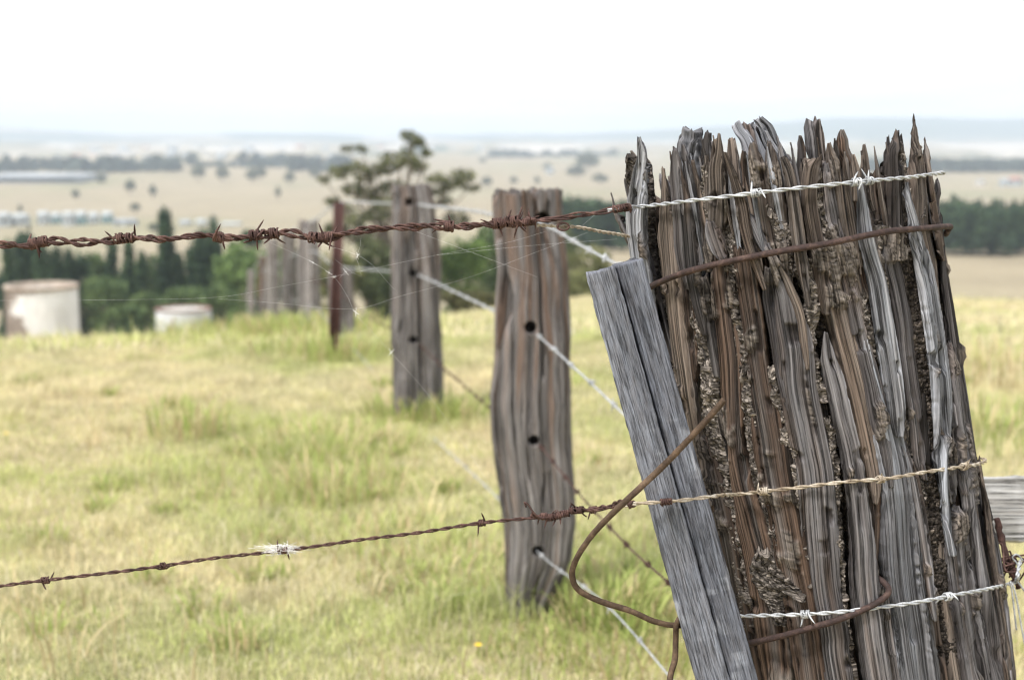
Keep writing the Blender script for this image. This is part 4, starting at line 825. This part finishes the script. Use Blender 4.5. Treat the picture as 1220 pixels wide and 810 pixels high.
bush(545, 325, 36, 40, 60, BG, 'rounded green bush between the grey post and the thick brown post')
bush(585, 315, 32, 48, 66, MG, 'darker bush whose right half is hidden by the thick brown post')
bush(560, 360, 40, 16, 48, ((.17, .17, .08), (.06, .06, .035)), 'low olive bush at the brow of the slope beside the brown post')
bush(700, 330, 34, 42, 62, OL, 'olive bush between the thick brown post and the leaning stake')
bush(690, 350, 40, 28, 56, OL, 'olive shrub low between the thick brown post and the stake')
bush(665, 300, 26, 40, 74, ((.20, .24, .12), (.07, .09, .05)), 'tree top rising right behind the thick brown post')
bush(745, 345, 40, 30, 64, OL, 'olive bush half hidden by the leaning stake')
bush(640, 330, 30, 45, 66, MG, 'bush hidden behind the thick brown post')
# row below the brow on the left
k = 0
for (px, top, w, lab) in ((8, 292, 12, 'dark narrow poplar at the left edge of the picture'), (30, 283, 30, 'wide dark poplar left of the concrete tank corner'), (50, 296, 18, 'second dark poplar above the concrete tank'), (66, 300, 16, 'third dark poplar above the concrete tank, the shortest of them'), (132, 292, 14, 'slim poplar just right of the concrete tank'),
                      (151, 290, 12, 'slimmest poplar beside the gap in the row'), (195, 255, 16, 'tallest poplar standing free above the low round tank'), (213, 305, 11, 'short poplar just right of the tallest one'), (228, 300, 12, 'short poplar above the right end of the low round tank'), (243, 280, 26, 'stout dark poplar right of the low round tank'), (80, 300, 12, 'slender poplar above the right corner of the concrete tank'), (167, 304, 11, 'short poplar second to the left of the tallest one'), (276, 292, 12, 'small poplar just left of the bright green trees'), (256, 272, 13, 'high pointed poplar nearest the fence posts')):
    Y = 108+3*math.sin(k*2.1); k += 1; a = at(px, top, Y); gz = float(terrain(a[0], Y)); h = a[2]-gz; r = w*Y/FP/2*1.5
    L = [((a[0]+.12*math.sin(f*9+k), Y, gz+h*f), (r*(1-.75*max(0, f-.45)**1.2), r, h*.13)) for f in np.linspace(.12, .93, 9)]
    tree('poplar', L, (a[0], Y, gz), 'dark green '+lab if 'dark' not in lab else lab, 'poplars in a row below the brow', DG[0], DG[1], .16, 2.3, int(px)+90, tr=.14)
for i, (px, py, rx, ry, Y, pal, lab) in enumerate(((92, 335, 22, 36, 112, DG, 'dark bushy tree right behind the concrete tank'), (110, 320, 18, 22, 118, MG, 'pale green tree top between the tank and the slim poplars'), (172, 335, 20, 32, 116, MG, 'round green tree left of the tallest poplar'), (130, 350, 30, 22, 100, MG, 'low green shrub between the two tanks'),
        (285, 320, 30, 34, 104, BG, 'bright green bushy tree left of the far fence posts'), (318, 325, 26, 38, 108, BG, 'bright green tree partly behind the far fence posts'), (225, 355, 36, 14, 98, MG, 'low shrub rising behind the low round tank'), (150, 372, 26, 9, 92, MG, 'small shrub on the brow right of the concrete tank'),
        (20, 352, 24, 26, 120, DG, 'dark wide shrub hidden mostly by the concrete tank'), (205, 345, 22, 28, 118, DG, 'dark shrub between the tallest poplar and its short neighbours'), (238, 350, 24, 26, 118, MG, 'mid green shrub under the stout poplar'), (272, 330, 16, 34, 118, DG, 'dark tree between the pointed poplar and the bright green trees'), (112, 352, 20, 26, 110, MG, 'green shrub touching the right side of the concrete tank'), (150, 345, 18, 30, 120, DG, 'dark shrub at the foot of the two slim poplars'),
        (172, 362, 24, 18, 100, MG, 'low green shrub touching the left side of the low round tank'),
        (262, 355, 22, 18, 96, MG, 'shrub at the brow right of the low round tank'), (10, 345, 22, 30, 112, DG, 'dark bush behind the left end of the concrete tank'), (350, 330, 24, 36, 112, DG, 'dark tree behind the wide pale post'), (300, 285, 16, 12, 116, DG, 'dark tree top above the bright green bush'))):
    bush(px, py, rx, ry, Y, pal, lab, 'tree', 7, 'bushy trees below the brow', .17, name='bushy_tree')

def footY(px, py, lo=150, hi=3500):
    q = np.geomspace(lo, hi, 500); u = at(px, py, 1.); u[2] -= EYE
    i = np.where(EYE+u[2]*q < terrain(u[0]*q, q))[0]
    return float(q[i[0]]) if len(i) else hi
def wood_band(name, x0, x1, Y, top, bot, step, pal, size, label, seed, amp=4, depth=20, dens=1.2, gap=0):
    g = np.random.default_rng(seed); A = Acc(); B = Acc()
    for row in range(3):
        x = x0
        while x < x1:
            if gap and noise(x/55., row*3.3, 0, seed) < gap-1: x += step; continue
            YY = (footY(x, bot, 150, 2600) if Y is None else Y)+row*depth/3+g.uniform(-3, 3); tp = top+g.uniform(-amp, amp); p = at(x, tp, YY); gz = float(terrain(p[0], YY)); h = max(3., p[2]-gz); r = step*YY/FP*g.uniform(.7, 1.1)
            for f in (.3, .55, .8): leaves(A, (p[0]+g.uniform(-.3, .3)*r, YY, gz+h*f), (r*(1.15-f*.5), r, h*.24), max(14, int(dens*5*r*h*.45/(size*size))), size, pal[0], pal[1], g)
            x += step*g.uniform(.7, 1.2)
    return tag(A.build(name, M_LEAF, smooth=False), label, 'trees', None, 'stuff')
wood_band('treeline', 610, 1420, 215, 244, 297, 16, DG, .42, 'dark wood across the valley floor reaching the right edge', 5, 8, 14)
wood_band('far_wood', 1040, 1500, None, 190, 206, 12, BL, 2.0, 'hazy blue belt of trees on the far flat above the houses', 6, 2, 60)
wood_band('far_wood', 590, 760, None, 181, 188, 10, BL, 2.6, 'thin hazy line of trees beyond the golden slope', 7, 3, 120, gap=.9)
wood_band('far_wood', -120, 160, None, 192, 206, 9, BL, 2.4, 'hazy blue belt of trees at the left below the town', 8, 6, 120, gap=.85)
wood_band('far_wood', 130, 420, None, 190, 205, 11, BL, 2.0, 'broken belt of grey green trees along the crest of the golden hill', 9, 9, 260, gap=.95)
# single trees on the golden hill
T = [(236, 203, 9, 10), (265, 205, 9, 9), (300, 207, 8, 9), (310, 204, 8, 8), (120, 212, 6, 7), (155, 220, 7, 9), (161, 246, 7, 6), (182, 226, 5, 8), (331, 228, 4, 7), (185, 270, 9, 7), (254, 262, 5, 9), (580, 215, 7, 7), (612, 214, 5, 5), (700, 190, 14, 12), (686, 203, 12, 8), (715, 212, 10, 6), (652, 198, 6, 5), (640, 214, 4, 5), (24, 248, 3, 6), (90, 230, 5, 6), (345, 210, 7, 8), (375, 205, 7, 7), (210, 195, 8, 6), (575, 190, 5, 4)]
D = ['in a pair on the crest', 'second of the crest pair', 'dark round on the crest', 'low one close beside another on the crest', 'small on the left of the slope', 'lopsided high on the left slope', 'round one standing alone mid slope', 'slim one on the upper slope', 'upright one on the bare right slope', 'spreading one beside the pale sheds', 'narrow one above the two white sheds', 'rounded one right of the eucalyptus', 'small one above the thick brown post', 'big pale one on the far slope', 'wide one below the big pale tree', 'low one left of the jagged post', 'small one on the far slope', 'tiny one above the golden flat', 'thin one rising behind the row of sheds', 'faint one on the left of the slope', 'grey one left of the eucalyptus crown', 'grey one behind the eucalyptus crown', 'faint rounded one at the foot of the town', 'faint one behind the eucalyptus']
for i, ((px, py, rx, ry), d) in enumerate(zip(T, D)):
    Y = footY(px, py+ry*1.3, 260, 2400); b = at(px, py+ry*1.3, Y); L = [lob(px, py, rx*.8, ry*.8, Y)]+[lob(px+s_*rx*.55, py+ry*.2, rx*.5, ry*.5, Y) for s_ in (-1, 1)]
    tree('paddock_tree', L, (b[0], Y, float(terrain(b[0], Y))), 'distant hazy tree, '+d, 'scattered trees on the golden hill', (.17, .19, .12), (.08, .095, .07), rx*Y/FP*.14, 1.3, i+300, tr=.25)

# ------------------------------------------------------------------ tanks
M_LID = plain('weathered tank lid', (.42, .41, .39))
def tank(name, px0, px1, top, Y, label, body, cap, rim, seed, sink=.4, patch=True):
    c = at((px0+px1)/2, top, Y); r = (px1-px0)/2*Y/FP; gz = float(terrain(c[0], Y)); root = empty(name, (c[0], Y, gz), label, 'water tank')
    kx = 1 if patch else 0; t = NT(name+' wall'); gq = t.n('ShaderNodeTexCoord').outputs['Object']; n = t.noise(gq, 1.1, 5, .65); sx_ = t.n('ShaderNodeSeparateXYZ'); t.l(gq, sx_.inputs[0]); mm_ = t.n('ShaderNodeMath', operation='MULTIPLY_ADD'); t.l(sx_.outputs[0], mm_.inputs[0]); mm_.inputs[1].default_value = .24*kx; t.l(n, mm_.inputs[2]); n = mm_.outputs[0]; n2 = t.noise(t.mapping(gq, (2, 2, .5)), 2.2, 4, .6)
    a = t.mul(t.ramp(n, body), t.ramp(n2, [(.3, .82), (.7, 1.1)])); t.done(a, .85)
    prof = [(r, gz-sink), (r, c[2]-rim), (r+.03, c[2]-rim), (r+.03, c[2]), (r-.12, c[2]+.0), (r-.12, c[2]-rim*1.3)]
    a_ = np.linspace(0, 2*np.pi, 64, endpoint=False); V = np.array([[c[0]+q*math.sin(x), Y-q*math.cos(x), z] for q, z in prof[:2] for x in a_]); mk('tank_wall', V, grid_faces(2, 64), t.m, root)
    V = np.array([[c[0]+q*math.sin(x), Y-q*math.cos(x), z] for q, z in prof[1:] for x in a_]); mk('rim', V, grid_faces(5, 64), cap, root)
    V = np.array([[c[0]+(r-.12)*math.sin(x), Y-(r-.12)*math.cos(x), c[2]-rim*1.3] for x in a_]+[[c[0], Y, c[2]-rim*1.1]]); mk('lid', V, np.array([[j, (j+1) % 64, 64] for j in range(64)]), M_LID, root)
tank('water_tank', 7, 91, 339, 46, 'large round concrete tank with peeling white render, left of the poplars', [(.28, (.20, .165, .14)), (.42, (.27, .23, .20)), (.47, (.66, .65, .63)), (.75, (.74, .74, .73))], plain('old concrete', (.36, .30, .25)), .12, 1)
tank('water_tank', 186, 251, 367, 47, 'low round galvanised tank with a thin rusty rim, below the tallest poplar', [(.35, (.52, .54, .57)), (.6, (.66, .68, .70))], plain('rusty iron rim', (.20, .12, .10)), .03, 2, .5, False)

# ------------------------------------------------------------------ far buildings
MW = plain('white cladding', (.42, .45, .46), .7, .08, .5); MT = plain('teal shade cloth', (.24, .36, .37), .7, .15, .5); MR = plain('red roof tiles', (.42, .20, .16), .8, .15, .3); MGy = plain('grey iron roof', (.36, .39, .42), .6, .1, .2); MD = plain('dark opening', (.05, .055, .06), .8); MCr = plain('cream walls', (.66, .62, .55), .8, .1, .2)
def bld(name, px, py, wpx, hpx, Y, wall, roof, label, group, cat='building', rf=.35, depth=None, doors=2):
    c = at(px, py, Y); w = wpx*Y/FP; h = hpx*Y/FP; z0 = min(c[2]-h*.5, float(terrain(c[0], Y)))-.3; z1 = c[2]+h*.5-h*rf; zr = c[2]+h*.5; d = depth or w*.7; x0, x1, y0, y1 = c[0]-w/2, c[0]+w/2, Y-d/2, Y+d/2
    root = empty(name, (c[0], Y, z0), label, cat, group)
    V = [(x0, y0, z0), (x1, y0, z0), (x1, y1, z0), (x0, y1, z0), (x0, y0, z1), (x1, y0, z1), (x1, y1, z1), (x0, y1, z1)]
    mk('wall', V, [np.array([(0, 1, 5, 4), (1, 2, 6, 5), (2, 3, 7, 6), (3, 0, 4, 7)])], wall, root, smooth=False)
    e = w*.03; m = (y0+y1)/2; V = [(x0-e, y0-e, z1), (x1+e, y0-e, z1), (x1+e, y1+e, z1), (x0-e, y1+e, z1), (x0+w*.08, m, zr), (x1-w*.08, m, zr)]
    mk('roof', V, [np.array([(0, 1, 5, 4), (2, 3, 4, 5), (3, 2, 1, 0)]), np.array([(1, 2, 5), (3, 0, 4)])], roof, root, smooth=False)
    for k in range(doors):
        xa = x0+w*(k+.5)/doors-w*.14; xb = xa+w*.2; yy = y0-.06; V = [(xa, yy, z1-(z1-z0)*.6), (xb, yy, z1-(z1-z0)*.6), (xb, yy, z1-(z1-z0)*.2), (xa, yy, z1-(z1-z0)*.2)]
        V2 = [(a, y0-.01, b) for a, _, b in V]; mk('window', V+V2, [np.array([(0, 1, 2, 3), (0, 4, 5, 1), (1, 5, 6, 2), (2, 6, 7, 3), (3, 7, 4, 0)])], MD, root, smooth=False)
GS = 'row of pale sheds at the foot of the golden hill'
ys = footY(70, 270)
for i, px in enumerate((-22, 2, 24, 52, 67, 82, 97, 112, 128)):
    small = i > 2; bld('shed', px, 261+(i*37 % 5-2)*.5, (12.5 if small else 21)+(i*53 % 7-3)*.5, (18 if small else 15)+(i*29 % 5-2)*.9, ys+(i*31 % 5)*4, MT if i % 2 == 0 and small else MW, MW, 'pale %s shed, %s in the row' % ('teal' if i % 2 == 0 and small else 'white', ['cut by the left edge, wide', 'wide and low, leftmost but one', 'wide and low, third from left', 'fourth from the left edge', 'fifth from the left edge', 'middle of the narrow ones', 'seventh from the left edge', 'next to last on the right', 'last on the right'][i]), GS, 'shed')
bld('shed', 150, 264, 26, 7, ys, MGy, MGy, 'long low grey shed running on from the row of pale sheds', None, 'shed')
bld('shed', 221, 267, 14, 10, ys, MW, MGy, 'white shed with grey roof beside the narrow tree, the left of two', None, 'shed')
bld('shed', 240, 267, 13, 12, ys, MW, MW, 'bright white shed beside the narrow tree, the right of two', None, 'shed')
bld('shed', 276, 268, 24, 7, ys, MGy, MW, 'low pale shed half hidden behind the upper rusted wire near the posts', None, 'shed')
yb = footY(60, 216); bld('factory', 55, 211, 110, 9, yb, MGy, MGy, 'long blue grey factory roof at the left below the town', None, 'factory', doors=6, depth=60)
bld('house', 1197, 217, 12, 8, footY(1197, 222), MW, MGy, 'white farmhouse with grey roof on the far flat at the right', None, 'house')
bld('house', 1210, 216, 14, 10, footY(1210, 222), MW, MR, 'farmhouse with a red roof on the far flat at the right', None, 'house')
bld('shed', 1168, 217, 10, 5, footY(1168, 222), MCr, MGy, 'cream farm shed left of the two farmhouses', None, 'shed')
bld('house', 655, 203, 10, 6, footY(655, 208), MW, MW, 'lone white house on the golden slope behind the brown post', None, 'house')
g = np.random.default_rng(77)
def town():
    mats = [(MW, MGy), (MCr, MR), (MW, MW), (MCr, MGy), (MW, MGy)]; A = {}
    n = 0; rows = [('nearest the tree belt', 196, 150, 420), ('in the middle of the slope', 186, 60, 430), ('high up under the skyline', 177, 100, 620)]
    for (r, py, xa, xb) in rows:
        for k in range(17):
            px = xa+(xb-xa)*(k+.5)/17+g.uniform(-4, 4); Y = footY(px, py+3+g.uniform(-2, 2), 1200, 3400); m = mats[int(g.integers(0, 5))]
            bld('town_house', px, py+g.uniform(-2, 2), g.uniform(7, 13), g.uniform(3.5, 5.5), Y, m[0], m[1], 'pale tiny house of the hazy town, %s' % r, 'houses of the hazy town, '+r, 'house', doors=0)
town()

# ------------------------------------------------------------------ air, sky, light
b = 5600.; zt = 75.; zb = -62.
V = [(-b, -b, zb), (b, -b, zb), (b, b, zb), (-b, b, zb), (-b, -b, zt), (b, -b, zt), (b, b, zt), (-b, b, zt)]
m = bpy.data.materials.new('haze'); m.use_nodes = True; nt = m.node_tree; nt.nodes.clear(); o_ = nt.nodes.new('ShaderNodeOutputMaterial'); pv = nt.nodes.new('ShaderNodeVolumePrincipled')
pv.inputs['Density'].default_value = .00036; pv.inputs['Color'].default_value = (.73, .84, 1, 1); pv.inputs['Anisotropy'].default_value = .2; nt.links.new(pv.outputs[0], o_.inputs['Volume'])
hz = mk('haze', V, [np.array([(3, 2, 1, 0), (4, 5, 6, 7), (0, 1, 5, 4), (1, 2, 6, 5), (2, 3, 7, 6), (3, 0, 4, 7)])], m, smooth=False); tag(hz, 'pale summer haze over the valley', 'haze', None, 'stuff')

SUN_EL, SUN_AZ = 58, -40      # high, from the left and behind the camera's shoulder
w = bpy.data.worlds.new('World'); S.world = w; w.use_nodes = True; nt = w.node_tree; nt.nodes.clear()
out = nt.nodes.new('ShaderNodeOutputWorld'); bg = nt.nodes.new('ShaderNodeBackground'); sky = nt.nodes.new('ShaderNodeTexSky'); sky.sky_type = 'NISHITA'; sky.sun_disc = False
sky.sun_elevation = math.radians(SUN_EL); sky.sun_rotation = math.radians(180-SUN_AZ); sky.air_density = 1.; sky.dust_density = 2.
tc = nt.nodes.new('ShaderNodeTexCoord'); mp = nt.nodes.new('ShaderNodeMapping'); mp.inputs['Scale'].default_value = (1.6, 1.6, 9.); nt.links.new(tc.outputs['Generated'], mp.inputs[0])
no = nt.nodes.new('ShaderNodeTexNoise'); no.inputs['Scale'].default_value = 2.2; no.inputs['Detail'].default_value = 6; no.inputs['Roughness'].default_value = .55; nt.links.new(mp.outputs[0], no.inputs[0])
rp = nt.nodes.new('ShaderNodeValToRGB'); rp.color_ramp.elements[0].position = .3; rp.color_ramp.elements[0].color = (.88, .88, .88, 1); rp.color_ramp.elements[1].position = .62; rp.color_ramp.elements[1].color = (1, 1, 1, 1); nt.links.new(no.outputs[0], rp.inputs[0])
mx = nt.nodes.new('ShaderNodeMix'); mx.data_type = 'RGBA'; nt.links.new(rp.outputs[0], mx.inputs[0]); nt.links.new(sky.outputs[0], mx.inputs[6]); cr = nt.nodes.new('ShaderNodeValToRGB'); n2 = nt.nodes.new('ShaderNodeTexNoise'); n2.inputs['Scale'].default_value = 3.1; n2.inputs['Detail'].default_value = 5; m2 = nt.nodes.new('ShaderNodeMapping'); m2.inputs['Scale'].default_value = (1, 1, 14); m2.inputs['Location'].default_value = (3, 1, 2)
nt.links.new(tc.outputs['Generated'], m2.inputs[0]); nt.links.new(m2.outputs[0], n2.inputs[0]); nt.links.new(n2.outputs[0], cr.inputs[0]); cr.color_ramp.elements[0].position = .3; cr.color_ramp.elements[0].color = (.77, .777, .79, 1); cr.color_ramp.elements[1].position = .65; cr.color_ramp.elements[1].color = (1, 1, 1, 1)
sc_ = nt.nodes.new('ShaderNodeVectorMath'); sc_.operation = 'SCALE'; sc_.inputs['Scale'].default_value = 5.0; nt.links.new(cr.outputs[0], sc_.inputs[0]); nt.links.new(sc_.outputs[0], mx.inputs[7])
nt.links.new(mx.outputs[2], bg.inputs[0]); bg.inputs[1].default_value = .10; nt.links.new(bg.outputs[0], out.inputs[0])
sl = bpy.data.lights.new('sun', 'SUN'); sl.energy = 1.9; sl.angle = math.radians(10); sl.color = (1, .96, .90); so = bpy.data.objects.new('sun', sl); COL.objects.link(so)
el, az = math.radians(SUN_EL), math.radians(SUN_AZ); dv = Vector((math.sin(az)*math.cos(el), -math.cos(az)*math.cos(el), math.sin(el))); so.rotation_euler = dv.to_track_quat('Z', 'Y').to_euler()

cam = bpy.data.cameras.new('camera'); cam.lens = 50; cam.sensor_width = 36; cam.clip_start = .05; cam.clip_end = 20000; co = bpy.data.objects.new('camera', cam); COL.objects.link(co)
co.location = (0, 0, EYE); co.rotation_euler = (math.radians(90)-PITCH, 0, 0); S.camera = co
cam.dof.use_dof = True; cam.dof.focus_distance = 1.585; cam.dof.aperture_fstop = 5.6; cam.dof.aperture_blades = 0
S.view_settings.view_transform = 'Standard'; S.view_settings.look = 'None'; S.view_settings.gamma = 1; S.view_settings.exposure = 1.45
S.cycles.use_denoising = True; S.cycles.denoiser = 'OPENIMAGEDENOISE'; S.cycles.denoising_input_passes = 'RGB_ALBEDO_NORMAL'; S.cycles.denoising_prefilter = 'ACCURATE'; S.cycles.pixel_filter_type = 'BLACKMAN_HARRIS'; S.cycles.filter_width = 1.3; S.cycles.max_bounces = 6; S.cycles.volume_bounces = 1; S.cycles.transparent_max_bounces = 8; S.cycles.use_adaptive_sampling = True; S.cycles.adaptive_threshold = .015
